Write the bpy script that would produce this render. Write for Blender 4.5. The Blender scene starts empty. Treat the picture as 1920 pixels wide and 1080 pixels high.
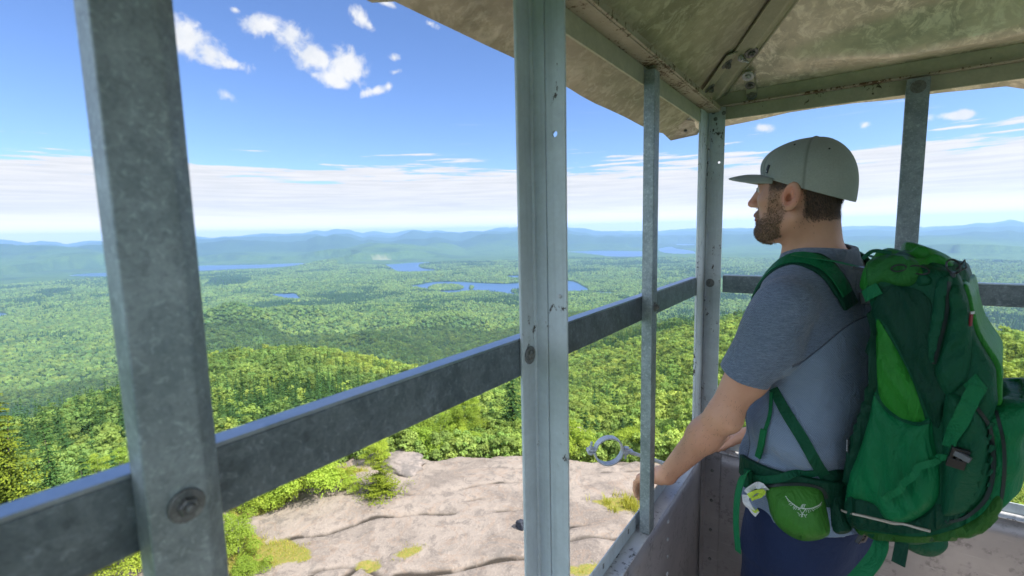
import bpy, bmesh, math, random
import numpy as np
from mathutils import Vector, Matrix
S = bpy.context.scene
COL = S.collection
random.seed(7)
rng = np.random.default_rng(11)
R = math.radians

# ---------------------------------------------------------------- camera
# The eye of the photographer is the origin; +Z is up; the left wall runs along +Y at x = -0.42,
# the far wall along X at y = 1.8, the corner post stands where they meet.
FPX = 905.0
YAW, PITCH, ROLL = R(35.1), R(6.75), R(1.25)
_f = np.array([-math.sin(YAW)*math.cos(PITCH), math.cos(YAW)*math.cos(PITCH), -math.sin(PITCH)])
_r = np.array([math.cos(YAW), math.sin(YAW), 0.0]); _d = np.cross(_f, _r)
_c, _s = math.cos(ROLL), math.sin(ROLL)
CM = np.array([_c*_r+_s*_d, -_s*_r+_c*_d, _f])
def ray(x, y): return CM.T @ np.array([(x-960)/FPX, (y-540)/FPX, 1.0])
def onz(x, y, z): d = ray(x, y); return d*(z/d[2])
def ony(x, y, Y): d = ray(x, y); return d*(Y/d[1])
def onx(x, y, X): d = ray(x, y); return d*(X/d[0])
def azel(x, y):
    d = ray(x, y); return math.degrees(math.atan2(-d[0], d[1])), math.degrees(math.atan2(d[2], math.hypot(d[0], d[1])))
def proj(P):
    c = CM @ np.asarray(P, float); return 960+FPX*c[0]/c[2], 540+FPX*c[1]/c[2]

cam = bpy.data.cameras.new('camera')
cam.sensor_width = 36; cam.lens = FPX/1920*36
cam.clip_start = .02; cam.clip_end = 150000
cam.dof.use_dof = True; cam.dof.focus_distance = 1.8; cam.dof.aperture_fstop = 5.6
camo = bpy.data.objects.new('camera', cam); COL.objects.link(camo)
M = Matrix.Identity(4)
for i in range(3):
    M[i][0] = CM[0][i]; M[i][1] = -CM[1][i]; M[i][2] = -CM[2][i]
camo.matrix_world = M
S.camera = camo

# ---------------------------------------------------------------- object helpers
def tag(o, label=None, cat=None, group=None, kind=None):
    if label: o['label'] = label
    if cat: o['category'] = cat
    if group: o['group'] = group
    if kind: o['kind'] = kind
    return o
def thing(name, label, cat, loc=(0, 0, 0), group=None):
    o = bpy.data.objects.new(name, None); COL.objects.link(o); o.location = loc; o.empty_display_size = .1
    return tag(o, label, cat, group)
def wloc(o):
    p = Vector((0, 0, 0))
    while o is not None: p = p + o.location; o = o.parent
    return p
def link(name, me, mat=None, parent=None, smooth=False, **k):
    """me holds world coordinates; parents are only ever moved, never turned"""
    o = bpy.data.objects.new(name, me); COL.objects.link(o)
    if mat is not None:
        for m in (mat if isinstance(mat, (list, tuple)) else [mat]): me.materials.append(m)
    if parent is not None:
        o.parent = parent; o.location = -wloc(parent)
    if smooth: me.polygons.foreach_set('use_smooth', [True]*len(me.polygons))
    return tag(o, **k) if k else o
def pymesh(name, v, f):
    me = bpy.data.meshes.new(name); me.from_pydata([tuple(map(float, p)) for p in v], [], [tuple(map(int, q)) for q in f]); me.update(); return me
def npmesh(name, v, f):
    """v (n,3) floats, f (m,k) ints, fast"""
    v = np.asarray(v, np.float32); f = np.asarray(f, np.int32)
    me = bpy.data.meshes.new(name)
    me.vertices.add(len(v)); me.vertices.foreach_set('co', v.ravel())
    k = f.shape[1]
    me.loops.add(f.size); me.loops.foreach_set('vertex_index', f.ravel())
    me.polygons.add(len(f)); me.polygons.foreach_set('loop_start', np.arange(0, f.size, k, dtype=np.int32))
    try: me.polygons.foreach_set('loop_total', np.full(len(f), k, np.int32))
    except Exception: pass
    me.update(calc_edges=True); me.validate(); return me
def fattr(me, name, vals):
    a = me.attributes.new(name, 'FLOAT', 'POINT'); a.data.foreach_set('value', np.asarray(vals, np.float32)); return a

class MB:
    def __init__(s): s.v = []; s.f = []
    def add(s, v, f):
        b = len(s.v); s.v += [tuple(map(float, p)) for p in v]; s.f += [tuple(i+b for i in q) for q in f]; return s
    def box(s, lo, hi, bev=0.0):
        x0, y0, z0 = lo; x1, y1, z1 = hi
        if bev <= 0:
            return s.add([(x0,y0,z0),(x1,y0,z0),(x1,y1,z0),(x0,y1,z0),(x0,y0,z1),(x1,y0,z1),(x1,y1,z1),(x0,y1,z1)],
                  [(0,3,2,1),(4,5,6,7),(0,1,5,4),(1,2,6,5),(2,3,7,6),(3,0,4,7)])
        bm = bmesh.new(); bmesh.ops.create_cube(bm, size=1)
        bmesh.ops.scale(bm, vec=(x1-x0, y1-y0, z1-z0), verts=bm.verts)
        bmesh.ops.translate(bm, vec=((x0+x1)/2, (y0+y1)/2, (z0+z1)/2), verts=bm.verts)
        bmesh.ops.bevel(bm, geom=list(bm.edges), offset=bev, segments=2, affect='EDGES', profile=.6)
        s.bm(bm); return s
    def bm(s, bm, mat=None):
        bm.verts.index_update(); b = len(s.v)
        s.v += [tuple((mat @ v.co) if mat else v.co) for v in bm.verts]
        s.f += [tuple(v.index+b for v in f.verts) for f in bm.faces]; bm.free()
    def obox(s, c, ax, half, bev=0.0):
        """box with centre c, axes ax (3 unit vectors), half sizes"""
        bm = bmesh.new(); bmesh.ops.create_cube(bm, size=2)
        bmesh.ops.scale(bm, vec=half, verts=bm.verts)
        if bev > 0: bmesh.ops.bevel(bm, geom=list(bm.edges), offset=bev, segments=2, affect='EDGES', profile=.6)
        m = Matrix.Identity(4)
        for i in range(3):
            for j in range(3): m[i][j] = ax[j][i]
            m[i][3] = c[i]
        s.bm(bm, m); return s
    def sweep(s, prof, p0, p1, up=(0, 0, 1), caps=True):
        """extrude a closed 2D profile (side, up) from p0 to p1"""
        p0 = Vector(p0); p1 = Vector(p1); t = (p1-p0).normalized(); u = Vector(up); a = t.cross(u).normalized(); u = a.cross(t)
        n = len(prof); v = [tuple(p+a*q[0]+u*q[1]) for p in (p0, p1) for q in prof]
        f = [(i, (i+1) % n, n+(i+1) % n, n+i) for i in range(n)]
        if caps: f += [tuple(range(n-1, -1, -1)), tuple(range(n, 2*n))]
        return s.add(v, f)
    def tube(s, pts, rad, n=10, caps=True, flat=None):
        pts = [Vector(p) for p in pts]; k = len(pts)
        rads = rad if isinstance(rad, (list, tuple)) else [rad]*k
        prev = None; v = []; f = []
        for i, p in enumerate(pts):
            t = (pts[min(i+1, k-1)]-pts[max(i-1, 0)]).normalized()
            if prev is None:
                a = t.orthogonal().normalized()
            else:
                a = (prev - t*prev.dot(t)).normalized()
            prev = a; b = t.cross(a)
            for j in range(n):
                w = 2*math.pi*j/n; v.append(tuple(p+(a*math.cos(w)+b*math.sin(w))*rads[i]))
        for i in range(k-1):
            for j in range(n):
                f.append((i*n+j, i*n+(j+1) % n, (i+1)*n+(j+1) % n, (i+1)*n+j))
        if caps: f += [tuple(range(n-1, -1, -1)), tuple(range((k-1)*n, k*n))]
        return s.add(v, f)
    def lathe(s, c, axis, prof, n=12):
        """prof: list of (radius, height along axis)"""
        t = Vector(axis).normalized(); a = t.orthogonal().normalized(); b = t.cross(a); c = Vector(c); k = len(prof)
        v = []; f = []
        for r_, h_ in prof:
            for j in range(n):
                w = 2*math.pi*j/n; v.append(tuple(c+t*h_+(a*math.cos(w)+b*math.sin(w))*r_))
        for i in range(k-1):
            for j in range(n): f.append((i*n+j, i*n+(j+1) % n, (i+1)*n+(j+1) % n, (i+1)*n+j))
        f += [tuple(range(n-1, -1, -1)), tuple(range((k-1)*n, k*n))]
        return s.add(v, f)
    def ribbon(s, pts, nor, w, th=.0016):
        """a strap: centre line pts, normals nor, width w, thickness th"""
        pts = [Vector(p) for p in pts]; k = len(pts); v = []; f = []
        ws = w if isinstance(w, (list, tuple)) else [w]*k
        nn = nor if isinstance(nor, list) else [nor]*k
        for i, p in enumerate(pts):
            t = (pts[min(i+1, k-1)]-pts[max(i-1, 0)]).normalized(); m = Vector(nn[i]); a = t.cross(m).normalized(); m = a.cross(t)
            for q in ((-.5, -.5), (.5, -.5), (.5, .5), (-.5, .5)): v.append(tuple(p+a*q[0]*ws[i]+m*q[1]*th))
        for i in range(k-1):
            for j in range(4): f.append((i*4+j, i*4+(j+1) % 4, (i+1)*4+(j+1) % 4, (i+1)*4+j))
        f += [(3, 2, 1, 0), tuple(range(4*k-4, 4*k))]
        return s.add(v, f)
    def build(s, name, mat, parent=None, smooth=False, bevel=0, **k):
        me = pymesh(name, s.v, s.f); o = link(name, me, mat, parent, smooth, **k)
        bm = bmesh.new(); bm.from_mesh(me); bmesh.ops.recalc_face_normals(bm, faces=bm.faces); bm.to_mesh(me); bm.free()
        if bevel:
            m = o.modifiers.new('bevel', 'BEVEL'); m.width = bevel; m.segments = 2; m.limit_method = 'ANGLE'; m.harden_normals = False
        if smooth:
            me.set_sharp_from_angle(angle=R(40))
        return o
def bez(pts, n=24):
    """Catmull-Rom through pts"""
    P = [np.array(p, float) for p in pts]; P = [2*P[0]-P[1]]+P+[2*P[-1]-P[-2]]; out = []
    seg = len(P)-3
    for i in range(seg):
        a, b, c, d = P[i:i+4]; m = max(2, n//seg)
        for j in range(m):
            t = j/m; out.append(.5*((2*b)+(-a+c)*t+(2*a-5*b+4*c-d)*t*t+(-a+3*b-3*c+d)*t**3))
    out.append(P[-2]); return [Vector(p) for p in out]

# ---------------------------------------------------------------- node helpers
class NT:
    def __init__(s, nt): s.t = nt; s.n = nt.nodes; s.l = nt.links
    def new(s, typ, **k):
        n = s.n.new(typ)
        for a, b in k.items(): setattr(n, a, b)
        return n
    def put(s, sock, val):
        if val is None: return
        if hasattr(val, 'is_output') or isinstance(val, bpy.types.NodeSocket): s.l.new(val, sock)
        else:
            try: sock.default_value = val
            except Exception: sock.default_value = tuple(val)+(1,) if len(val) == 3 else val
    def math(s, op, a, b=None, c=None, clamp=False):
        n = s.new('ShaderNodeMath', operation=op, use_clamp=clamp)
        for i, q in enumerate((a, b, c)):
            if q is not None: s.put(n.inputs[i], q)
        return n.outputs[0]
    def vmath(s, op, a, b=None, out=0):
        n = s.new('ShaderNodeVectorMath', operation=op)
        s.put(n.inputs[0], a)
        if b is not None:
            if op == 'SCALE': s.put(n.inputs[3], b)
            else: s.put(n.inputs[1], b)
        return n.outputs[out]
    def mix(s, fac, a, b, typ='RGBA', blend='MIX'):
        n = s.new('ShaderNodeMix', data_type=typ, blend_type=blend) if typ == 'RGBA' else s.new('ShaderNodeMix', data_type=typ)
        s.put(n.inputs[0], fac)
        if typ == 'RGBA':
            s.put(n.inputs[6], a if not isinstance(a, tuple) or len(a) == 4 else a+(1,)); s.put(n.inputs[7], b if not isinstance(b, tuple) or len(b) == 4 else b+(1,)); return n.outputs[2]
        s.put(n.inputs[2], a); s.put(n.inputs[3], b); return n.outputs[0]
    def noise(s, vec, scale, detail=4, rough=.5, dist=0, out=0, typ=None):
        n = s.new('ShaderNodeTexNoise'); s.put(n.inputs['Vector'], vec); n.inputs['Scale'].default_value = scale
        n.inputs['Detail'].default_value = detail; n.inputs['Roughness'].default_value = rough; n.inputs['Distortion'].default_value = dist
        if typ: n.noise_type = typ
        return n.outputs[out]
    def voro(s, vec, scale, feature='F1', out='Distance', rand=1.0):
        n = s.new('ShaderNodeTexVoronoi', feature=feature); s.put(n.inputs['Vector'], vec); n.inputs['Scale'].default_value = scale
        n.inputs['Randomness'].default_value = rand
        return n.outputs[out]
    def ramp(s, fac, stops, interp='LINEAR'):
        n = s.new('ShaderNodeValToRGB'); s.put(n.inputs[0], fac); cr = n.color_ramp; cr.interpolation = interp
        while len(cr.elements) < len(stops): cr.elements.new(.5)
        for e, (p, c) in zip(cr.elements, stops):
            e.position = p; e.color = (c, c, c, 1) if isinstance(c, (int, float)) else (tuple(c)+(1,) if len(c) == 3 else c)
        return n.outputs[0]
    def step(s, x, a, b):
        n = s.new('ShaderNodeMapRange', interpolation_type='SMOOTHSTEP'); s.put(n.inputs[0], x); s.put(n.inputs[1], a); s.put(n.inputs[2], b); return n.outputs[0]
    def mapping(s, vec, scale=(1, 1, 1), rot=(0, 0, 0), loc=(0, 0, 0)):
        n = s.new('ShaderNodeMapping'); s.put(n.inputs[0], vec); n.inputs['Scale'].default_value = scale; n.inputs['Rotation'].default_value = rot; n.inputs['Location'].default_value = loc
        return n.outputs[0]
    def attr(s, name, out='Fac'):
        n = s.new('ShaderNodeAttribute', attribute_name=name); return n.outputs[out]
    def bump(s, h, dist=.001, strength=.5, normal=None):
        n = s.new('ShaderNodeBump'); s.put(n.inputs['Height'], h); n.inputs['Distance'].default_value = dist; n.inputs['Strength'].default_value = strength
        if normal is not None: s.put(n.inputs['Normal'], normal)
        return n.outputs[0]
MATS = {}
def mat(name, fn):
    if name in MATS or fn is None: return MATS[name]
    m = bpy.data.materials.new(name); m.use_nodes = True; t = NT(m.node_tree)
    for n in list(t.n): t.n.remove(n)
    out = t.new('ShaderNodeOutputMaterial'); tc = t.new('ShaderNodeTexCoord')
    sh = fn(t, tc.outputs['Object']); t.l.new(sh, out.inputs['Surface'])
    MATS[name] = m; return m
def bsdf(t, color, rough=.6, metal=0.0, normal=None, spec=.5, sheen=0.0, sss=None, extra=None):
    b = t.new('ShaderNodeBsdfPrincipled')
    t.put(b.inputs['Base Color'], color if not isinstance(color, tuple) or len(color) == 4 else color+(1,))
    t.put(b.inputs['Roughness'], rough); t.put(b.inputs['Metallic'], metal); t.put(b.inputs['Specular IOR Level'], spec)
    if normal is not None: t.put(b.inputs['Normal'], normal)
    if sheen: b.inputs['Sheen Weight'].default_value = sheen; b.inputs['Sheen Roughness'].default_value = .5
    if sss: b.inputs['Subsurface Weight'].default_value = sss[0]; b.inputs['Subsurface Radius'].default_value = sss[1]; b.inputs['Subsurface Scale'].default_value = sss[2]
    return b.outputs[0]

def m_galv(name, base, dark, scale=60, metal=.35, rough=.5, chips=0.0, fleck=.30, chipcol=(.05, .035, .025), streak=0.0):
    def fn(t, co):
        sp = t.voro(co, scale, out='Color'); sp = t.math('MULTIPLY', t.vmath('DOT_PRODUCT', sp, (1, 0, 0), out=1), 1)
        n1 = t.noise(co, scale*.22, 6, .65); n2 = t.noise(co, scale*3.1, 3, .6)
        f = t.math('ADD', t.math('MULTIPLY', sp, .10), t.math('ADD', t.math('MULTIPLY', n1, .85), t.math('MULTIPLY', n2, .35)))
        f = t.step(f, .38, 1.0)
        c = t.mix(f, dark, base); fl = t.noise(co, scale*1.5, 3, .6, .7); c = t.mix(t.math('MULTIPLY', t.step(fl, .55, .70), fleck if metal > .3 else 0.0), c, tuple(min(1, q*1.7) for q in base)); c = t.mix(t.math('MULTIPLY', t.step(fl, .45, .32), fleck*1.1 if metal > .3 else .06), c, tuple(q*.6 for q in dark))
        n3 = t.noise(co, 7, 5, .7); c = t.mix(t.math('MULTIPLY', t.step(n3, .45, .8), .35), c, tuple(q*.55 for q in base))
        if streak:
            st = t.noise(t.mapping(co, (70, 70, 3)), 1, 5, .65); c = t.mix(t.math('MULTIPLY', t.step(st, .48, .72), streak), c, tuple(q*.35 for q in base))
        r_ = t.math('ADD', rough, t.math('MULTIPLY', n1, .2)); me = metal
        hgt = t.math('ADD', n2, t.math('MULTIPLY', n1, 1.5))
        if chips:
            big = t.noise(co, 9, 3, .6); fine = t.noise(t.mapping(co, (1, 1, .55)), 95, 6, .72)
            ch = t.step(t.math('ADD', t.math('MULTIPLY', big, .55), t.math('MULTIPLY', fine, .75)), .84-chips*.12, .87-chips*.12)
            c = t.mix(ch, c, chipcol); me = t.math('MULTIPLY', t.math('SUBTRACT', 1.0, ch), metal)
            hgt = t.math('SUBTRACT', hgt, ch)
        return bsdf(t, c, r_, me, t.bump(hgt, .0006, .35))
    return mat(name, fn)
GALV = m_galv('weathered_galvanized', (.40, .455, .47), (.20, .24, .25), 110, .65, .45)
GALVD = m_galv('dull_grey_galvanized', (.24, .28, .30), (.10, .125, .14), 75, .75, .42)
PAINT = m_galv('old_grey_paint', (.56, .63, .66), (.43, .485, .505), 40, .1, .45, chips=.38, streak=.25)
PAINTC = m_galv('chipped_corner_paint', (.70, .75, .76), (.54, .58, .585), 40, .1, .45, chips=.85, chipcol=(.06, .045, .04), streak=.35)
BEAM = m_galv('beam_paint', (.54, .52, .39), (.37, .36, .265), 40, .15, .5, chips=.35, streak=0)
BEAMT = m_galv('rusty_beam_paint', (.46, .42, .33), (.34, .30, .23), 40, .1, .55, chips=1.2, chipcol=(.09, .05, .02))
RAILTOP = m_galv('sky_lit_rail_edge', (.46, .50, .54), (.34, .38, .42), 75, .9, .22, fleck=.1)  # lighter, glossier copy of the rail metal; sky reflection partly in its colour
BOLT = m_galv('bolt_steel', (.30, .31, .30), (.12, .12, .12), 160, .6, .45)
ZINC = m_galv('light_zinc', (.62, .64, .66), (.45, .47, .50), 90, .4, .42)
def _roof(t, co, k=1.0):
    n1 = t.noise(co, 3.0, 6, .65, .6); n2 = t.noise(t.mapping(co, (1, 1, 1)), 26, 6, .7, .8); sp = t.voro(t.mapping(co, (1, 1, 1)), 55, out='Color')
    sp = t.vmath('DOT_PRODUCT', sp, (.6, .4, 0), out=1)
    c = t.mix(t.step(n1, .42, .58), (.60, .55, .45), (.40, .375, .30))
    c = t.mix(t.math('MULTIPLY', t.step(n2, .46, .62), .75), c, (.82, .78, .68))
    c = t.mix(t.math('MULTIPLY', sp, .35), c, (.33, .31, .25))
    spk = t.noise(co, 90, 4, .75); c = t.mix(t.math('MULTIPLY', t.step(spk, .62, .75), t.step(n1, .4, .55)), c, (.88, .84, .76))
    st = t.noise(t.mapping(co, (2, 2, 2), loc=(3, 1, 0)), 5, 5, .7); c = t.mix(t.math('MULTIPLY', t.step(st, .58, .72), .5), c, (.20, .19, .145))
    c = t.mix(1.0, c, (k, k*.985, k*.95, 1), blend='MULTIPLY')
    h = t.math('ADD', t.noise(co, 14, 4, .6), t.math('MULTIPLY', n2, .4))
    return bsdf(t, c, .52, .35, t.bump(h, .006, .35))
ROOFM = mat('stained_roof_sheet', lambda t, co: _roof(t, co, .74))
ROOFLIT = mat('bounce_lit_roof_sheet', lambda t, co: _roof(t, co, 1.42))  # same sheet lightened: sunlight bounced from below put into its colour
def _panel(t, co):
    n1 = t.noise(co, 4, 5, .6); n2 = t.noise(co, 60, 6, .75); n3 = t.noise(co, 13, 4, .6)
    c = t.mix(t.step(n1, .3, .7), (.42, .395, .405), (.31, .295, .305))
    mold = t.math('MULTIPLY', t.step(n2, .47, .60), t.step(n3, .46, .60))
    c = t.mix(t.math('MULTIPLY', mold, .5), c, (.075, .075, .075))
    scr = t.noise(t.mapping(co, (9, 9, 130), rot=(0, .5, .6)), 1, 3, .5); c = t.mix(t.math('MULTIPLY', t.step(scr, .6, .72), .35), c, (.55, .53, .55))
    return bsdf(t, c, .42, .45, t.bump(t.math('ADD', n1, t.math('MULTIPLY', n2, .2)), .004, .3))
PANEL = mat('stained_wall_sheet', _panel)
def _sill(t, co):
    n2 = t.noise(co, 75, 6, .75); n3 = t.noise(co, 10, 4, .6)
    c = t.mix(t.step(n3, .35, .65), (.60, .60, .60), (.50, .51, .53))
    c = t.mix(t.math('MULTIPLY', t.step(n2, .52, .64), t.step(n3, .42, .60)), c, (.06, .06, .06))
    return bsdf(t, c, .45, .25, t.bump(n2, .001, .3))
SILL = mat('speckled_sill_paint', _sill)
def _floor(t, co):
    n1 = t.noise(co, 5, 6, .65); return bsdf(t, t.mix(n1, (.55, .48, .39), (.68, .61, .51)), .8, 0, t.bump(n1, .004, .3))
FLOORM = mat('worn_boards', _floor)
# ================================================================ signed distance modelling
def smin(a, b, k):
    h = np.clip(.5+.5*(b-a)/k, 0, 1); return b*(1-h)+a*h-k*h*(1-h)
def smax(a, b, k): return -smin(-a, -b, k)
def s_ell(P, c, r_, Rm=None):
    q = P-np.asarray(c, np.float32)
    if Rm is not None: q = q @ np.asarray(Rm, np.float32)     # columns of Rm: local axes
    r_ = np.asarray(r_, np.float32); k0 = np.linalg.norm(q/r_, axis=1); k1 = np.linalg.norm(q/(r_*r_), axis=1)
    return np.where(k1 > 1e-9, k0*(k0-1)/np.maximum(k1, 1e-9), -r_.min())
def s_cone(P, a, b, ra, rb):
    """round cone"""
    a = np.asarray(a, np.float32); b = np.asarray(b, np.float32); e = b-a; q = P-a
    h = np.clip((q @ e)/(e @ e), 0, 1); return np.linalg.norm(q-h[:, None]*e, axis=1)-(ra+(rb-ra)*h)
def s_box(P, c, half, rad=0.0, Rm=None):
    q = P-np.asarray(c, np.float32)
    if Rm is not None: q = q @ np.asarray(Rm, np.float32)
    q = np.abs(q)-(np.asarray(half, np.float32)-rad)
    return np.linalg.norm(np.maximum(q, 0), axis=1)+np.minimum(q.max(axis=1), 0)-rad
def surface(fn, lo, hi, h):
    """surface nets of fn < 0 in a box: verts, quads; only blocks near the surface are sampled finely"""
    lo = np.array(lo, np.float32); n = np.ceil((np.array(hi)-lo)/h/4).astype(int)*4+4; B = 4
    nb = n//B
    cx = [lo[i]+h*B*(np.arange(nb[i])+.5)-h*.5 for i in range(3)]
    G = np.stack(np.meshgrid(*cx, indexing='ij'), -1).reshape(-1, 3).astype(np.float32)
    dc = np.concatenate([fn(G[i:i+200000]) for i in range(0, len(G), 200000)]).astype(np.float32)
    near = np.abs(dc) < h*B*1.45
    D = np.repeat(np.repeat(np.repeat(np.where(dc < 0, -1., 1.).astype(np.float32).reshape(nb), B, 0), B, 1), B, 2)
    idx = np.argwhere(near.reshape(nb)); off = np.stack(np.meshgrid(*[np.arange(B)]*3, indexing='ij'), -1).reshape(-1, 3)
    I = (idx[:, None, :]*B+off[None]).reshape(-1, 3); P = (lo+I*h).astype(np.float32)
    d = np.concatenate([fn(P[i:i+300000]) for i in range(0, len(P), 300000)]).astype(np.float32)
    D[I[:, 0], I[:, 1], I[:, 2]] = d
    D[[0, -1]] = 1; D[:, [0, -1]] = 1; D[:, :, [0, -1]] = 1
    Sg = D < 0; c = [(i, j, k) for i in (0, 1) for j in (0, 1) for k in (0, 1)]
    sl = lambda A, o: A[o[0]:A.shape[0]-1+o[0], o[1]:A.shape[1]-1+o[1], o[2]:A.shape[2]-1+o[2]]
    cnt = sum(sl(Sg, o).astype(np.uint8) for o in c); act = (cnt > 0) & (cnt < 8); A = np.argwhere(act)
    vid = np.full(act.shape, -1, np.int32); vid[act] = np.arange(len(A))
    val = np.stack([D[A[:, 0]+o[0], A[:, 1]+o[1], A[:, 2]+o[2]] for o in c], 1); acc = np.zeros((len(A), 3), np.float32); m = np.zeros(len(A), np.float32)
    for a in range(8):
        for b in range(a+1, 8):
            if sum(abs(c[a][i]-c[b][i]) for i in range(3)) != 1: continue
            cr = (val[:, a] < 0) != (val[:, b] < 0); t_ = np.where(cr, val[:, a]/np.where(cr, val[:, a]-val[:, b], 1), 0)
            p = np.array(c[a], np.float32)+t_[:, None]*(np.array(c[b], np.float32)-np.array(c[a], np.float32)); acc += np.where(cr[:, None], p, 0); m += cr
    V = lo+(A+acc/np.maximum(m, 1)[:, None])*h
    Q = []
    for ax in range(3):
        u, w = [(1, 2), (2, 0), (0, 1)][ax]; s0 = [slice(None)]*3; s1 = [slice(None)]*3; s0[ax] = slice(0, -1); s1[ax] = slice(1, None)
        e = np.argwhere(Sg[tuple(s0)] != Sg[tuple(s1)]); e = e[(e[:, u] > 0) & (e[:, w] > 0) & (e[:, u] < Sg.shape[u]-1) & (e[:, w] < Sg.shape[w]-1)]
        fl = Sg[e[:, 0], e[:, 1], e[:, 2]]; q = []
        for du, dw in ((-1, -1), (0, -1), (0, 0), (-1, 0)):
            o = e.copy(); o[:, u] += du; o[:, w] += dw; q.append(vid[o[:, 0], o[:, 1], o[:, 2]])
        q = np.stack(q, 1); q[~fl] = q[~fl][:, ::-1]; Q.append(q)
    Q = np.concatenate(Q); Q = Q[(Q >= 0).all(1)]
    return V.astype(np.float32), Q
def relax(V, Q, it=2, lam=.5):
    E = np.concatenate([Q[:, [0, 1]], Q[:, [1, 2]], Q[:, [2, 3]], Q[:, [3, 0]]]); n = len(V); dg = np.bincount(E.ravel(), minlength=n).astype(np.float32)
    for _ in range(it):
        A = np.zeros_like(V)
        for k in range(3): A[:, k] = np.bincount(E[:, 0], V[E[:, 1], k], n)+np.bincount(E[:, 1], V[E[:, 0], k], n)
        V = V*(1-lam)+lam*A/np.maximum(dg, 1)[:, None]
    return V
def normals(V, Q):
    N = np.cross(V[Q[:, 2]]-V[Q[:, 0]], V[Q[:, 3]]-V[Q[:, 1]]); o = np.zeros_like(V)
    for k in range(3):
        for j in range(4): o[:, k] += np.bincount(Q[:, j], N[:, k], len(V))
    return o/(np.linalg.norm(o, axis=1)[:, None]+1e-9)
class Frame:
    """x forward, y left, z up; heading: unit vector in the world's plane"""
    def __init__(s, O, h, tilt=0.0):
        h = np.array([h[0], h[1], 0.0]); h /= np.linalg.norm(h); l = np.array([-h[1], h[0], 0]); u = np.array([0, 0, 1.0])
        c, q = math.cos(tilt), math.sin(tilt); s.O = np.array(O, float); s.M = np.stack([h*c-u*q, l, u*c+h*q], 1)   # tilt > 0 leans the front down
    def w(s, p): return np.asarray(p, float) @ s.M.T + s.O
    def d(s, p): return np.asarray(p, float) @ s.M.T
    def l(s, P): return (np.asarray(P) - s.O) @ s.M
# ================================================================ numpy noise
_perm = np.random.default_rng(3).integers(0, 2**31, 4096)
def _h(ix, iy, s):
    h = (ix.astype(np.int64)*374761393 + iy.astype(np.int64)*668265263 + s*974711) & 0x7fffffff
    h = (h ^ (h >> 13))*1274126177 & 0x7fffffff
    return ((h ^ (h >> 16)) & 0xffff)/65535.0
def vnoise(x, y, s=0):
    ix = np.floor(x); iy = np.floor(y); fx = x-ix; fy = y-iy
    fx = fx*fx*fx*(fx*(fx*6-15)+10); fy = fy*fy*fy*(fy*(fy*6-15)+10)
    a = _h(ix, iy, s); b = _h(ix+1, iy, s); c = _h(ix, iy+1, s); d = _h(ix+1, iy+1, s)
    return (a*(1-fx)+b*fx)*(1-fy)+(c*(1-fx)+d*fx)*fy-.5
def fbm(x, y, s=0, o=5, g=.5):
    x = np.asarray(x, float); y = np.asarray(y, float); r_ = 0; a = 1.0; k = 1.0
    for i in range(o):
        r_ = r_+a*vnoise(x*k+17.3*i, y*k-9.1*i, s+i); a *= g; k *= 2.03
    return r_
def sstep(x, a, b):
    q = np.clip((x-a)/(b-a), 0, 1); return q*q*(3-2*q)
def inpoly(x, y, P):
    P = np.asarray(P); r_ = np.zeros(np.shape(x), bool); j = len(P)-1
    for i in range(len(P)):
        xi, yi = P[i]; xj, yj = P[j]
        m = ((yi > y) != (yj > y)); q = (xj-xi)*(y-yi)/(yj-yi+1e-12)+xi
        r_ ^= m & (x < q); j = i
    return r_
def polydist(x, y, P):
    """distance to the polygon's outline, negative inside"""
    P = np.asarray(P, float); d = np.full(np.shape(x), 1e18)
    for i in range(len(P)):
        a = P[i]; b = P[(i+1) % len(P)]; e = b-a; w = ((x-a[0])*e[0]+(y-a[1])*e[1])/(e@e+1e-12); w = np.clip(w, 0, 1)
        d = np.minimum(d, (x-a[0]-e[0]*w)**2+(y-a[1]-e[1]*w)**2)
    d = np.sqrt(d); return np.where(inpoly(x, y, P), -d, d)
def dens(P, n=8):
    """round off a pixel outline"""
    out = []; m = len(P)
    for i in range(m):
        a, b, c, d = [np.array(P[(i+k) % m], float) for k in (-1, 0, 1, 2)]
        for j in range(n):
            q = j/n; out.append(.5*((2*b)+(-a+c)*q+(2*a-5*b+4*c-d)*q*q+(-a+3*b-3*c+d)*q**3))
    return out
# ================================================================ sun and sky
SUN_ROT, SUN_EL = R(80), R(51)
sd = Vector((math.sin(SUN_ROT)*math.cos(SUN_EL), math.cos(SUN_ROT)*math.cos(SUN_EL), math.sin(SUN_EL)))
sl = bpy.data.lights.new('sun', 'SUN'); sl.energy = 4.8; sl.angle = R(.53); sl.color = (1.0, .955, .88)
so = bpy.data.objects.new('sun', sl); COL.objects.link(so); so.rotation_euler = sd.to_track_quat('Z', 'Y').to_euler()
W = bpy.data.worlds.new('World'); S.world = W; W.use_nodes = True
t = NT(W.node_tree)
for n in list(t.n): t.n.remove(n)
out = t.new('ShaderNodeOutputWorld'); bg = t.new('ShaderNodeBackground'); t.l.new(bg.outputs[0], out.inputs[0])
sky = t.new('ShaderNodeTexSky', sky_type='NISHITA', sun_disc=False); sky.sun_elevation = SUN_EL; sky.sun_rotation = SUN_ROT
sky.altitude = 900; sky.air_density = 1.0; sky.dust_density = .5; sky.ozone_density = 2.0
tc = t.new('ShaderNodeTexCoord'); d = tc.outputs['Generated']
sx = t.new('ShaderNodeSeparateXYZ'); t.l.new(d, sx.inputs[0]); dx, dy, dz = sx.outputs
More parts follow.
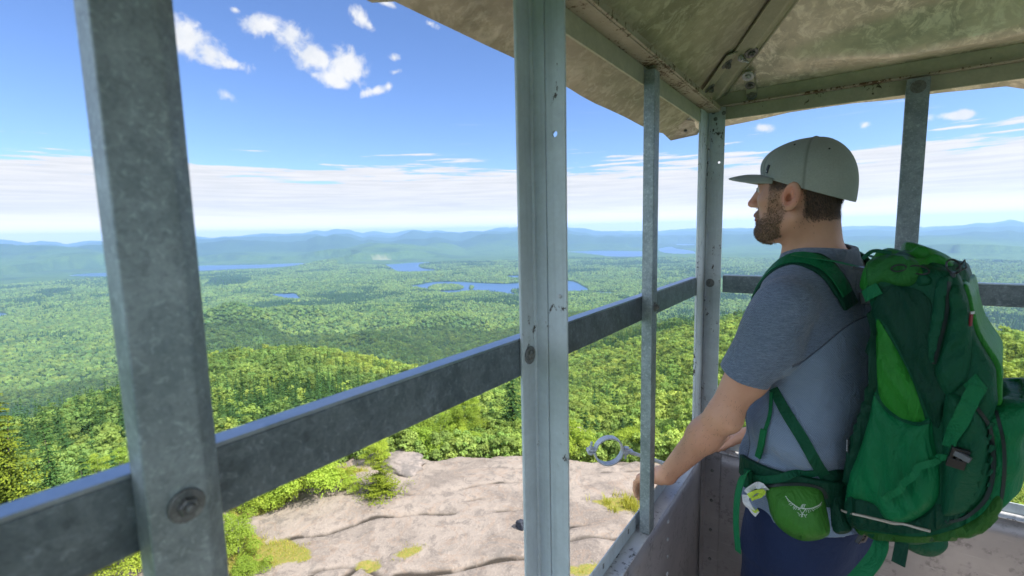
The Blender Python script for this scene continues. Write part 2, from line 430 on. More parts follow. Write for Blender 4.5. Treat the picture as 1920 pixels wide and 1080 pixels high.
# the stratus bank low over the horizon: streaks in (azimuth, elevation)
az = t.math('ARCTAN2', dx, dy); el = t.math('ARCSINE', dz)
cb = t.new('ShaderNodeCombineXYZ'); t.put(cb.inputs[0], t.math('MULTIPLY', az, 2.2)); t.put(cb.inputs[1], t.math('MULTIPLY', el, 26.0))
tilt = t.math('ADD', el, t.math('MULTIPLY', az, .0))
v = cb.outputs[0]
n1 = t.noise(v, 1.6, 7, .62, .35); n2 = t.noise(t.mapping(v, (1.0, 2.2, 1), loc=(4.1, 1.7, 0)), 3.4, 6, .6, .3)
base = t.math('SUBTRACT', .132, el)                       # positive under about 6.8 degrees
f = t.math('ADD', t.math('MULTIPLY', base, 34.0), t.math('ADD', t.math('MULTIPLY', t.math('SUBTRACT', n1, .5), 6.5), t.math('MULTIPLY', t.math('SUBTRACT', n2, .5), 2.6)))
bank = t.step(f, -.05, .55)
bank = t.math('MULTIPLY', bank, t.step(el, -.2, .0))
wisp = t.math('MULTIPLY', t.step(t.math('ADD', n2, t.math('MULTIPLY', n1, .6)), .92, 1.15), t.math('MULTIPLY', t.step(el, .26, .16), .35))
# fair weather cumulus: soft-edged clumps at fixed bearings
CL = []   # (x, y, half-width px, half-height px, tilt deg, strength) measured on the photograph, turned into bearings
for c in [(352,70,50,38,28,1.0),(395,100,45,26,25,1.0),(432,120,34,11,14,.75),
          (500,50,44,24,8,1.0),(545,72,50,32,22,1.05),(596,108,52,34,30,1.1),(645,124,48,42,25,1.15),(625,146,46,20,20,1.0),(590,140,26,9,20,.6),
          (676,34,26,16,30,.8),(690,46,18,10,40,.7),(806,44,14,8,20,.75),(740,108,9,7,0,.55),(744,134,17,7,-8,.65),(705,170,34,11,-14,.9),(728,162,14,10,-20,.8),
          (1797,216,40,8,-2,.95),(1735,303,10,9,10,.8),(1742,222,10,7,-20,.5),(1432,240,18,6,10,.55),(1622,234,10,6,0,.45),(440,18,11,6,20,.45),(430,182,20,7,30,.36),(722,4,20,8,25,.8),(454,128,14,8,20,.35)]:
    CL.append(c)
nz = t.noise(d, 26, 8, .62, .25); nzb = t.noise(d, 9, 4, .55, .2)
nzz = t.math('ADD', t.math('MULTIPLY', t.math('SUBTRACT', nz, .5), 2.5), t.math('MULTIPLY', t.math('SUBTRACT', nzb, .5), .9))
acc = None
for (x, y, hw, hh, tl, st) in CL:
    c = ray(x, y); c /= np.linalg.norm(c)
    a = ray(x+10*math.cos(R(tl)), y+10*math.sin(R(tl))); a /= np.linalg.norm(a); a = a-c*(a@c); a /= np.linalg.norm(a); b = np.cross(c, a)
    ppr = np.linalg.norm(ray(x, y))**1 / FPX      # rough radians per pixel across the bearing
    k = 1/ (np.linalg.norm(ray(x, y))**-1/FPX)
    s1 = np.linalg.norm(np.cross(c, ray(x+math.cos(R(tl))*hw, y+math.sin(R(tl))*hw)))/np.linalg.norm(ray(x+math.cos(R(tl))*hw, y+math.sin(R(tl))*hw))
    s2 = np.linalg.norm(np.cross(c, ray(x-math.sin(R(tl))*hh, y+math.cos(R(tl))*hh)))/np.linalg.norm(ray(x-math.sin(R(tl))*hh, y+math.cos(R(tl))*hh))
    p = t.vmath('DOT_PRODUCT', d, tuple(a/s1), out=1); q = t.vmath('DOT_PRODUCT', d, tuple(b/s2), out=1)
    r2 = t.math('SQRT', t.math('MULTIPLY_ADD', p, p, t.math('MULTIPLY', q, q)))
    front = t.math('MULTIPLY', t.math('LESS_THAN', t.vmath('DOT_PRODUCT', d, tuple(c), out=1), .5), 50.0)
    val = t.math('SUBTRACT', t.math('MULTIPLY', t.math('SUBTRACT', 1.0, r2), st), front)
    acc = val if acc is None else t.math('SMOOTH_MAX', acc, val, .25)
    if acc is not val: acc.node.inputs[2].default_value = .25
cum = t.step(t.math('ADD', acc, nzz), -.05, .75)
# denser, brighter clouds added unseen behind the camera as fill light for the cab
bn_ = t.noise(t.vmath('ADD', d, (5, 3, 1)), 4.2, 7, .6); back = t.step(t.vmath('DOT_PRODUCT', d, tuple(CM[2]), out=1), .42, .02)
rest = t.math('MULTIPLY', t.step(bn_, .40, .52), back)
cum = t.math('MAXIMUM', cum, rest)
shade = t.noise(d, 14, 5, .6)
skc = t.mix(1.0, sky.outputs[0], (.545, .64, .85, 1), blend='MULTIPLY')
SKYK = 1.0
white = t.mix(t.step(shade, .3, .6), (3.4, 3.55, 3.8, 1), (4.1, 4.1, 4.1, 1))
hz = t.mix(t.step(n2, .3, .7), (3.5, 3.42, 3.36, 1), (4.25, 4.08, 3.92, 1))
hz = t.mix(t.step(el, .055, .005), hz, (7.2, 6.4, 5.6, 1))
c = t.mix(t.math('MULTIPLY', t.math('ADD', bank, wisp, clamp=True), .95), skc, hz)
c = t.mix(cum, c, t.mix(back, white, (8.6, 9.6, 10.8, 1)))
t.l.new(c, bg.inputs[0]); bg.inputs[1].default_value = .12
S.view_settings.view_transform = 'Standard'; S.view_settings.look = 'None'; S.view_settings.exposure = 1.0; S.view_settings.gamma = 1
cy = S.cycles
cy.use_denoising = True
try: cy.denoiser = 'OPENIMAGEDENOISE'; cy.denoising_input_passes = 'RGB_ALBEDO_NORMAL'
except Exception: pass
cy.max_bounces = 8; cy.diffuse_bounces = 5; cy.glossy_bounces = 3; cy.transmission_bounces = 4; cy.volume_bounces = 1; cy.transparent_max_bounces = 8
cy.sample_clamp_indirect = 6.0
cy.caustics_reflective = False; cy.caustics_refractive = False
# ================================================================ the lookout cab
XI, YI = -.424, 1.798            # inner faces of the rails (left wall, far wall)
X2, Y0 = 1.71, -.355             # the two walls behind the camera
FZ = -1.63                       # floor
SZ = -.805                       # sill
tower = thing('lookout_tower', 'grey galvanized steel lookout cab with open window frames and a dented metal roof', 'lookout tower', (.64, .72, FZ))
T = 'lookout_tower'
def hexbolt(parent, c, n, r=.011, h=.009, washer=True, m=None, name='bolt'):
    b = MB(); n = Vector(n).normalized(); c = Vector(c)
    if washer: b.lathe(c, n, [(r*1.75, -.001), (r*1.75, .0018), (r*1.6, .0024)], 20)
    b.lathe(c, n, [(r, .001), (r, h*.8), (r*.86, h)], 6)
    b.lathe(c, n, [(r*.5, h*.9), (r*.5, h*1.35), (r*.4, h*1.45)], 10)
    return b.build(name, m or BOLT, parent)
# -- floor
MB().box((XI-.02, Y0-.02, FZ-.05), (X2+.02, YI+.02, FZ)).build('floor', FLOORM, tower)
# -- rails
def rail(lo, hi, m=GALVD):
    return MB().box(lo, hi)
b = MB()
b.box((XI-.005, Y0, -.232), (XI, YI-.09, -.174))
o = b.build('rail', GALVD, tower, bevel=.0012); MB().box((XI-.022, Y0, -.1738), (XI-.0005, YI-.09, -.1702)).build('rail_flange', RAILTOP, o)
b = MB()
b.box((XI+.062, YI, -.230), (X2, YI+.005, -.1725))
o = b.build('rail', GALVD, tower, bevel=.0012); MB().box((XI+.062, YI+.0005, -.1722), (X2, YI+.022, -.1687)).build('rail_flange', RAILTOP, o)
MB().box((X2, Y0, -.231), (X2+.005, YI-.06, -.172)).build('rail', GALVD, tower)
MB().box((XI+.05, Y0-.005, -.231), (X2-.05, Y0, -.172)).build('rail', GALVD, tower)
# -- mullions: lipped channel bars in front of the rails
def mullion_l(y, y2, m=GALV):
    x0, x1 = XI, XI+.027
    prof = [(x0, y), (x1, y), (x1, y2-.010), (x1-.009, y2+.004), (x0, y2+.004)]
    z0, z1 = SZ+.001, .372
    v = [(p[0], p[1], z) for z in (z0, z1) for p in prof]; n = len(prof)
    f = [(i, (i+1) % n, n+(i+1) % n, n+i) for i in range(n)]+[tuple(range(n-1, -1, -1)), tuple(range(n, 2*n))]
    o = MB().add(v, f).build('mullion', m, tower, bevel=.0016)
    hexbolt(o, (x1, (y+y2)/2, -.196*(y+y2)/2/.131*0-.198), (1, 0, 0), .0072, .0075)
    return o
mullion_l(.112, .160)
mullion_l(1.168, 1.214)
def mullion_r(x, x2):
    y0, y1 = YI-.027, YI
    b = MB(); b.box((x, y0, SZ+.001), (x2, y0+.004, .392)); b.box((x, y0+.0035, SZ+.001), (x+.004, y1, .392)); b.box((x2-.004, y0+.0035, SZ+.001), (x2, y1, .392))
    o = b.build('mullion', GALV, tower, bevel=.0012)
    hexbolt(o, ((x+x2)/2, y0, .368), (0, -1, 0), .010, .005)
    return o
mullion_r(.104, .155); mullion_r(.64, .69); mullion_r(1.17, 1.22)
for yy in (.18, .72, 1.25): MB().box((X2-.027, yy, SZ), (X2, yy+.05, .38)).build('mullion', GALV, tower)
for xx in (.1, .64, 1.17): MB().box((xx, Y0, SZ), (xx+.05, Y0+.027, .38)).build('mullion', GALV, tower)
# -- centre post of the left wall: an angle iron with a rolled bead and a flat bar beside it
post = MB()
z0, z1 = SZ-.35, .375
post.box((XI, .621, z0), (XI+.005, .661, z1))
post.box((XI+.0005, .6605, z0), (-.3955, .6655, z1))
o = post.build('centre_post', PAINT, tower, bevel=.0015)
b = MB(); b.tube([(XI+.0045, .6600, z0+.01), (XI+.0045, .6600, z1-.01)], .0042, 10); b.build('bead', PAINT, o, smooth=True)
# bar with a round hole, cut as a grid around a ring
def holed_bar(x0, x1, y, th, z0, z1, hx, hz, r, m):
    n = 16; ring = [(hx+r*math.cos(2*math.pi*i/n+math.pi/4), hz+r*math.sin(2*math.pi*i/n+math.pi/4)) for i in range(n)]
    sq = []
    hz0, hz1 = hz-.02, hz+.02
    for i in range(n):
        a = 2*math.pi*i/n+math.pi/4; c, s_ = math.cos(a), math.sin(a); k = 1/max(abs(c), abs(s_))
        sq.append((x0 if c*k < -.999 else x1 if c*k > .999 else hx+(x1-hx)*c*k if c > 0 else hx+(hx-x0)*c*k, hz+.02*max(-1, min(1, s_*k))))
    v = []; f = []
    for yy in (y, y+th):
        v += [(p[0], yy, p[1]) for p in ring]+[(p[0], yy, p[1]) for p in sq]
    for i in range(n):
        j = (i+1) % n
        f += [(i, j, n+j, n+i), (2*n+i, 3*n+i, 3*n+j, 2*n+j), (i, 2*n+i, 2*n+j, j), (n+i, n+j, 3*n+j, 3*n+i)]
    b = MB().add(v, f); b.box((x0, y, z0), (x1, y+th, hz0)); b.box((x0, y, hz1), (x1, y+th, z1)); return b
ob = holed_bar(-.3935, -.361, .661, .005, z0, z1, -.3790, .1455, .0048, PAINT).build('stop_bar', PAINT, o)
hexbolt(o, (XI+.005, .642, -.201), (1, 0, 0), .0085, .006)
hexbolt(o, (-.372, .661, -.104), (0, -1, 0), .0035, .003, False, ZINC)
# -- corner post
post = MB()
z0, z1 = FZ+.001, .40
post.box((XI-.004, YI-.105, z0), (XI+.003, YI+.002, z1))
o = post.build('corner_post', PAINTC, tower, bevel=.0012)
b = holed_bar(XI+.0035, -.368, YI-.006, .005, z0, z1, -.3835, .217, .0045, PAINTC); b.build('post_flange', PAINTC, o)
MB().tube([(XI+.006, YI-.0075, z0+.01), (XI+.006, YI-.0075, z1-.01)], .0035, 8).build('bead', PAINTC, o, smooth=True)
hexbolt(o, (-.402, YI-.006, -.198), (0, -1, 0), .0085, .006)
for q in range(7): hexbolt(o, (-.402+.008*(q % 2), YI-.006, -.89-.1*q), (0, -1, 0), .006, .005, False)
for x, y in ((X2-.05, YI-.05), (XI, Y0), (X2-.05, Y0)):
    MB().box((x, y, FZ), (x+.05, y+.005, .4)).box((x if x < 0 else x+.045, y, FZ), (x+.005 if x < 0 else x+.05, y+.05, .4)).build('corner_post', PAINTC, tower)
# -- beams under the eaves
b = MB(); b.box((XI-.005, Y0, .339), (XI, YI, .382)); o = b.build('beam', BEAM, tower, bevel=.001)
b = MB(); b.box((XI-.004, Y0, .3825), (-.386, YI-.012, .387)); b.box((-.3855, Y0, .384), (-.379, YI-.02, .398)); b.build('beam_flange', BEAMT, o, bevel=.001)
b = MB(); b.box((XI+.004, YI+.001, .357), (X2, YI+.006, .398)); o = b.build('beam', BEAM, tower, bevel=.001)
MB().box((XI+.012, YI-.017, .3985), (X2, YI+.006, .4045), .002).build('beam_lip', BEAMT, o)
MB().box((XI+.012, YI-.004, .404), (X2, YI+.001, .442)).build('beam_flange', BEAM, o)
MB().box((X2, Y0, .345), (X2+.006, YI, .44)).build('beam', BEAM, tower)
MB().box((XI, Y0-.006, .345), (X2, Y0, .44)).build('beam', BEAM, tower)
# -- sills, upstands and the sheet panels under them
SO = XI-.013
o = MB().box((SO, Y0, SZ-.004), (-.3985, YI-.03, SZ)).build('sill', SILL, tower, bevel=.001)
b = MB(); b.box((SO-.004, Y0, SZ-.05), (SO, YI, -.765)); b.build('sill_upstand', PAINT, o, bevel=.001)
for q in range(9):
    yy = .50+.155*q; MB().box((SO+.0002, yy, -.788), (SO+.0012, yy+.006, -.776)).build('slot', BOLT, o)
o = MB().box((-.36, 1.771, SZ-.004), (X2, YI+.012, SZ)).build('sill', SILL, tower, bevel=.001)
MB().box((-.36, YI+.0125, SZ-.05), (X2, YI+.016, -.776)).build('sill_upstand', PAINT, o, bevel=.001)
for lo, hi in (((X2-.01, Y0, SZ-.004), (X2+.05, YI-.03, SZ)), ((XI+.03, Y0-.03, SZ-.004), (X2-.02, Y0+.02, SZ))): MB().box(lo, hi).build('sill', SILL, tower)
def sheet(name, o, u, w, nu, nw, amp, seed, m, parent, th=.002, vdir=(0, 0, 1)):
    """a wavy sheet spanned by two vectors from o; n is its normal"""
    o = np.array(o, float); u = np.array(u, float); w = np.array(w, float); n = np.cross(u, w); n /= np.linalg.norm(n)
    r_ = np.random.default_rng(seed); ph = r_.uniform(0, 6.28, 8); v = []; f = []
    for i in range(nu+1):
        for j in range(nw+1):
            a, c = i/nu, j/nw
            d = amp*(math.sin(7*a+ph[0])*math.sin(4*c+ph[1])+.5*math.sin(17*a+5*c+ph[2])*math.sin(9*c+ph[3]))
            v.append(o+u*a+w*c+n*d)
    for i in range(nu):
        for j in range(nw): f.append((i*(nw+1)+j, (i+1)*(nw+1)+j, (i+1)*(nw+1)+j+1, i*(nw+1)+j+1))
    me = pymesh(name, v, f); ob = link(name, me, m, parent, True)
    s_ = ob.modifiers.new('thickness', 'SOLIDIFY'); s_.thickness = th
    return ob
p = sheet('wall_panel', (-.3995, Y0, FZ), (0, 2.075, 0), (0, 0, -FZ+SZ-.005), 40, 16, .0015, 1, PANEL, tower)
for q in range(14): MB().lathe((-.399, 1.335, SZ-.05-.055*q), (1, 0, 0), [(.006, 0), (.0055, .002), (.003, .0035)], 8).build('rivet', ZINC, p, smooth=True)
MB().box((-.3982, 1.716, FZ), (-.3962, 1.772, SZ-.006)).build('corner_strip', PANEL, p)
p = sheet('wall_panel', (-.43, 1.7745, FZ), (2.13, 0, 0), (0, 0, -FZ+SZ-.005), 40, 16, .0015, 2, PANEL, tower)
MB().box((-.396, 1.7688, FZ), (-.345, 1.7722, SZ-.0045)).build('corner_strip', PANEL, p)
for q in range(4): MB().lathe((-.372, 1.7688, SZ-.075-.115*q), (0, -1, 0), [(.006, 0), (.0058, .002), (.003, .004)], 8).build('rivet', BOLT, p, smooth=True)
sheet('wall_panel', (X2, Y0, FZ), (0, 2.15, 0), (0, 0, -FZ+SZ-.005), 8, 4, .001, 3, PANEL, tower)
sheet('wall_panel', (XI, Y0, FZ), (2.13, 0, 0), (0, 0, -FZ+SZ-.005), 8, 4, .001, 4, PANEL, tower)
# -- roof: four sheets, a little flatter outside the beams, with bent eaves
CX, CY, APEX = .643, .7215, 1.23
EL = [onx(*p, -.60) for p in [(720,0),(770,24),(830,52),(900,85),(960,112),(1010,138),(1058,165),(1085,182),(1110,195),(1140,208),(1170,222),(1200,238),(1225,248),(1250,253)]]
ER = [ony(*p, 1.965) for p in [(1300,249),(1360,238),(1420,226),(1480,212),(1540,203),(1600,195),(1690,187),(1745,177),(1830,169),(1920,160)]]
def eave_l(y):
    ys = [p[1] for p in EL]; zs = [p[2] for p in EL]
    if y < ys[0]: return .345+.01*math.sin(y*9)
    return float(np.interp(y, ys+[1.98], zs+[zs[-1]-.004]))
def eave_r(x):
    xs = [p[0] for p in ER]; zs = [p[2] for p in ER]
    if x > xs[-1]: return .35+.012*math.sin(x*7)
    return float(np.interp(x, [-.62]+xs, [zs[0]-.018]+zs))
def roof_sheet(axis, sgn):
    """a trapezoid from the eave to the apex; s runs along the eave (0..1), t from the eave inwards"""
    ts = [0, .04, .08, .12, .1354]+[.1354+.0075*q for q in range(1, 24)]+[.33, .36, .4, .5, .7, 1.0]; ns = 56; v = []; f = []
    OV = .167
    for t_ in ts:
        for i in range(ns+1):
            s_ = i/ns
            half = (1.067+OV)*(1-t_)
            a = -half+2*half*s_
            d = (1.067+OV)*(1-t_)            # distance of this line from the centre
            inn = 1.067-d                    # metres inside the beam line (negative outside)
            x = CX+(a if axis == 'x' else sgn*d); y = CY+(sgn*d if axis == 'x' else a)
            if inn < 0:
                e = (eave_l(y) if (axis == 'y' and sgn < 0) else eave_r(x) if (axis == 'x' and sgn > 0) else .35)
                k = -inn/OV; z = .446*(1-k)+e*k
            else:
                z = .446+(APEX-.446)*inn/1.067
                if axis == 'x' and sgn > 0:   # the long dent above the far beam
                    dep = .18+.03*math.sin(a*2.2+1)+.012*math.sin(a*7)+.10*a*.35
                    fade = min(1, max(0, (a+.92)/.35))*min(1, max(0, (half-abs(a))/.2))
                    dep = .080+.022*math.sin(a*3.2+2.2)+.008*math.sin(a*9); k_ = min(1, max(0, (inn-dep)/.034)); k_ = k_*k_*(3-2*k_); z += fade*(1-k_)*(-.80*min(inn, dep+.034))
                z += .006*math.sin(a*5+inn*9)*math.sin(inn*11+1)*min(1, inn*8)
            v.append((x, y, z))
    n = ns+1
    for j in range(len(ts)-1):
        for i in range(ns): f.append((j*n+i, j*n+i+1, (j+1)*n+i+1, (j+1)*n+i))
    me = pymesh('roof_sheet', v, f); ob = link('roof_sheet', me, ROOFLIT if (axis == 'x' and sgn > 0) else ROOFM, tower, True)
    bm = bmesh.new(); bm.from_mesh(me); bmesh.ops.remove_doubles(bm, verts=bm.verts, dist=1e-5)
    for fc in bm.faces:
        if fc.normal.z < 0: fc.normal_flip()
    bm.to_mesh(me); bm.free()
    s2 = ob.modifiers.new('thickness', 'SOLIDIFY'); s2.thickness = .0018; s2.offset = 1
    return ob
roof = {k: roof_sheet(*k) for k in (('y', -1), ('x', 1), ('y', 1), ('x', -1))}
# folded corner flap of the eave, with its rivet
cz = eave_l(1.95)
b = MB(); b.add([(-.600, 1.86, cz+.002), (-.600, 1.958, cz-.012), (-.50, 1.962, cz-.002), (-.47, 1.93, cz+.035), (-.52, 1.87, cz+.04)], [(0, 1, 2, 3, 4)])
o = b.build('corner_flap', ROOFM, tower); s2 = o.modifiers.new('thickness', 'SOLIDIFY'); s2.thickness = .002
b = MB().lathe((-.535, 1.925, cz+.012), (.2, -.2, -1), [(.006, -.006), (.006, .004), (.003, .006)], 8).build('rivet', BOLT, o)
# hip rafters: angle irons folded along the hip
def hip(px, py, detail=False):
    c = Vector((px, py, .437)); t = Vector((CX, CY, APEX-.012)); ax = (t-c).normalized(); side = ax.cross(Vector((0, 0, 1))).normalized(); up = side.cross(ax)
    prof = [(-.040, -.010), (-.040, -.016), (-.036, -.016), (-.034, -.012), (-.003, -.030), (.003, -.030), (.034, -.012), (.036, -.016), (.040, -.016), (.040, -.010), (0, -.022)]
    b = MB(); b.sweep(prof, c+ax*.02, t, up=(0, 0, 1)); o = b.build('hip_rafter', BEAM, tower, bevel=0)
    if detail:
        for dist, sd in ((.21, .0), (.52, .004), (.80, 0)):
            hexbolt(o, c+ax*dist+side*(-.004+sd)-up*.028, -up, .011, .010, True, BOLT)
            hexbolt(o, c+ax*(dist-.02)+side*(.018)-up*.022, -up, .008, .012, False, ZINC)
    return o, c, ax, side, up
h1, hc, hax, hside, hup = hip(XI+.01, YI-.012, True)
for q in ((X2, YI), (XI, Y0), (X2, Y0)): hip(*q)
# gusset plate on the left roof sheet and bracket strap on the far one
b = MB(); pc = hc+hax*.115+hside*(-.055)-hup*.010
if (hc+hside*.1).x > hc.x: pc = hc+hax*.115+hside*(.055)-hup*.010; 
sgn = -1 if hside.x > 0 else 1
pc = hc+hax*.115+hside*(sgn*.045)-hup*.020
nl = Vector((-.70, 0, -1)).normalized()          # normal of the left sheet, looking down and out
nl = Vector((.70, 0, -1)).normalized()
b.obox(pc, (hax, hax.cross(nl).normalized(), nl), (.085, .026, .0022)); g = b.build('gusset_plate', BEAM, tower, bevel=.0008)
for k, m2 in ((-.055, BOLT), (.045, BOLT)): hexbolt(g, pc+hax*k+nl*.002, nl, .010, .012, True, m2)
hexbolt(g, pc+hax*.06+hax.cross(nl)*(.03)+nl*.004, (nl+hax*.5), .007, .03, False, ZINC)
b = MB(); P0 = Vector((-.288, YI-.0075, .412)); P1 = Vector((-.290, YI-.013, .438)); P2 = Vector((-.293, YI-.075, .480))
b.ribbon([P0, P1, P2], [Vector((0, -1, 0)), Vector((0, -.9, -.3)), Vector((0, -.55, -.8))], .030, .004)
o = b.build('bracket_strap', BEAM, tower, bevel=.0008)
hexbolt(o, (-.2885, YI-.010, .421), (0, -1, 0), .009, .008); hexbolt(o, (-.2905, YI-.031, .447), (0, -.6, -.8), .008, .007); hexbolt(o, (-.2925, YI-.062, .468), (0, -.55, -.8), .010, .010, True, ZINC)
# chipped bolt group where the far beam meets the corner post
for x, z in ((-.405, .385), (-.372, .378), (-.398, .362)): hexbolt(o, (x, YI-.006, z), (0, -1, 0), .007, .005, False, BOLT)
# -- the pipe clamp on a rod outside the left wall
cc = np.array(atd_ := (ray(1141, 845)*1.6)); e1 = CM[0]; 
vx = Vector((.96, .25, -.10)).normalized()      # the rod's direction, towards the cab
vz = Vector((0, 0, 1)); vz = (vz-vx*vz.dot(vx)).normalized(); vn = vx.cross(vz)
cc = Vector(cc); Rr = .047
# the ring lies in the plane of vx, vz turned a little about vz
vr = (Matrix.Rotation(R(28), 3, vz) @ vx)
clamp = bpy.data.objects.new('mast_clamp', None); COL.objects.link(clamp); clamp.parent = tower; clamp.location = cc-wloc(tower)
for sg in (1, -1):
    b = MB(); n = 18; W = .0125; pts = []
    ang = [R(6)+(math.pi-R(12))*i/n for i in range(n+1)]
    line = [cc+vr*(Rr+.026)+vz*.003*sg]+[cc+(vr*math.cos(a)+vz*math.sin(a)*sg)*Rr for a in ang]+[cc-vr*(Rr+.026)+vz*.003*sg]
    nn = [vz*sg]+[(vr*math.cos(a)+vz*math.sin(a)*sg) for a in ang]+[vz*sg]
    b.ribbon(line, nn, .024, .0055); b.build('clamp_half', ZINC, clamp, bevel=.001)
bn = vr.cross(vz)
for sg in (1, -1):
    p = cc+vr*sg*(Rr+.014)
    b = MB(); b.tube([p-vz*(.028 if sg > 0 else .010), p+vz*(.012 if sg > 0 else .030)], .0042, 8); b.lathe(p+vz*.006, vz, [(.0095, 0), (.0095, .007)], 6); b.lathe(p-vz*.006, -vz, [(.0095, 0), (.0095, .006)], 6)
    b.build('clamp_bolt', ZINC, clamp)
e_ = Vector(onx(1262, 874, XI-.02))
s_ = cc+vr*(Rr+.012)
b = MB(); b.tube([s_, s_+(e_-s_)*.12, e_], .0062, 10); b.obox(s_+(e_-s_).normalized()*.006, (vr, bn, vz), (.020, .012, .003), .001); b.build('clamp_rod', ZINC, clamp, smooth=True)
# -- legs of the tower, down to the rock
for x, y in ((XI, YI), (X2, YI), (XI, Y0), (X2, Y0)):
    sx = -1 if x < 0 else 1; sy = 1 if y > 0 else -1
    MB().tube([(x, y, FZ-.06), (x+sx*1.1, y+sy*1.1, -11.9)], .05, 6).build('tower_leg', GALV, tower)
# ================================================================ the land
ROCKZ = -11.5
VAL = -352.0                      # lake level
def drop(r): return 0.86*r*r/(2*6.371e6)
def lakepoly(P):
    o = []
    for p in dens(P, 5):
        v = onz(p[0], p[1], VAL); r_ = math.hypot(v[0], v[1]); v = onz(p[0], p[1], VAL-drop(r_)); o.append((v[0], v[1]))
    return np.array(o)
LAKES = {k: lakepoly(p) for k, p in dict(
    a=[(768,537),(790,533),(815,529),(860,528.5),(905,531),(950,532),(1000,529),(1050,527),(1075,528),(1092,536),(1103,544),(1085,547.5),(1030,549),(985,553.5),(955,552.5),(925,548),(880,547),(845,551),(815,546),(795,542)],
    b=[(722,497),(745,494.5),(790,491.5),(808,492.5),(785,498),(795,504),(815,505.5),(812,509.5),(775,511.5),(745,510),(735,504)],
    c=[(365,499),(430,497),(500,495.5),(560,493.5),(598,493.5),(570,498),(520,502),(450,505.5),(370,508.5)],
    d=[(128,517),(160,513),(205,511),(240,510),(240,518),(180,519)],
    e=[(505,551.5),(535,551),(553,550.5),(560,557),(568,560.5),(545,562),(520,557)],
    f=[(1064,472),(1110,470.5),(1160,470.5),(1200,471),(1225,472),(1232,480),(1200,482.5),(1150,482),(1120,478),(1085,474.5)],
    g=[(1236,466),(1258,463),(1268,466),(1300,471),(1300,477),(1262,476),(1240,472)],
    h=[(1100,548),(1118,547),(1156,549.5),(1150,552),(1125,551)],
    i=[(-40,590),(-20,587),(10,588),(9,593),(-10,597),(-40,599)],
    j=[(1740,484.5),(1790,486),(1850,487),(1900,488),(1960,488),(1960,491.5),(1880,490.5),(1800,488.5),(1745,487)],
    k=[(1268,457.5),(1300,458),(1300,461),(1275,460)],
    l=[(950,518),(975,517),(985,520),(975,522.5),(955,521.5)]).items()}
ISLES = [lakepoly(p) for p in (
    [(803,541),(815,535),(850,534.5),(868,538),(866,543),(835,545.5),(808,545)],
    [(879,538),(883,535.5),(888,538),(887,543),(880,543)], [(957,546),(966,543),(985,545),(985,552),(962,550)])]
def lakedist(x, y):
    d = np.full(np.shape(x), 1e9)
    for P in LAKES.values():
        lo = P.min(0)-600; hi = P.max(0)+600
        m = (x > lo[0]) & (x < hi[0]) & (y > lo[1]) & (y < hi[1])
        if m.any(): d[m] = np.minimum(d[m], polydist(x[m], y[m], P))
    for P in ISLES:
        lo = P.min(0)-300; hi = P.max(0)+300
        m = (x > lo[0]) & (x < hi[0]) & (y > lo[1]) & (y < hi[1])
        if m.any(): d[m] = np.maximum(d[m], -polydist(x[m], y[m], P))
    return d
# canopy profiles read off the photograph: per bearing (row y of the picture, distance in metres)
COLS = {0: [(960,30),(890,70),(835,130),(790,230)], 200: [(900,40),(830,90),(775,170),(731,280)], 300: [(870,50),(800,100),(740,190),(690,320)], 400: [(850,60),(785,110),(725,190),(665,330)],
        560: [(840,60),(770,110),(705,190),(653,350)], 680: [(845,48),(800,75),(735,150),(673,330)], 800: [(845,40),(800,65),(740,135),(696,290)],
        960: [(850,38),(800,65),(740,135),(700,300),(665,480)], 1100: [(850,40),(805,64),(765,112),(705,280),(650,450),(607,750)],
        1250: [(845,42),(800,68),(745,122),(690,220),(632,360),(598,480)], 1400: [(845,42),(745,92),(668,170),(612,290),(584,430)],
        1700: [(880,34),(765,62),(668,112),(610,220),(590,330)], 1900: [(900,30),(800,48),(705,82),(648,132),(604,240)]}
CT = 5.5                                   # mean canopy height near the top
_rg = np.geomspace(24, 2600, 90); _tab = []
for x, L in COLS.items():
    rs = []; zs = []
    for (y, r_) in L:
        a, e = azel(x, y); rs.append(r_); zs.append(r_*math.tan(R(e))-CT*min(1, r_/60))
    rs = [24]+rs; zs = [ROCKZ-.8]+zs
    r1, z1 = rs[-1], zs[-1]
    if x in (0, 200, 300, 400, 560, 680, 800): ext = [(r1*1.25, z1-22), (r1*1.7, z1-85), (r1*2.6, -250), (r1*3.9, VAL+22), (2600, VAL+12)]
    elif x in (960, 1100): ext = [(r1*1.2, z1-14), (r1*1.7, z1-60), (r1*2.5, VAL+60), (2600, VAL+14)]
    else: ext = [(r1*1.2, z1-16), (r1*1.6, z1-70), (r1*2.6, -250), (r1*4.2, VAL+30), (2600, VAL+14)]
    rs += [q[0] for q in ext]; zs += [q[1] for q in ext]
    _tab.append((azel(x, 640)[0], np.interp(np.log(_rg), np.log(rs), zs)))
_tab.sort(key=lambda q: q[0]); _ta = np.array([q[0] for q in _tab]); _tz = np.array([q[1] for q in _tab])
_ta = np.concatenate([[_ta[0]-60], _ta, [_ta[-1]+60]]); _tz = np.concatenate([[(_tz[0]*.6-80)], _tz, [_tz[-1]-30]])
_af = np.linspace(_ta[0], _ta[-1], 400); _zf = np.stack([np.interp(_af, _ta, _tz[:, k]) for k in range(_tz.shape[1])], 1)
ker = np.exp(-np.linspace(-2, 2, 15)**2); ker /= ker.sum()
_zf = np.stack([np.convolve(np.pad(_zf[:, k], 7, 'edge'), ker, 'valid') for k in range(_zf.shape[1])], 1)
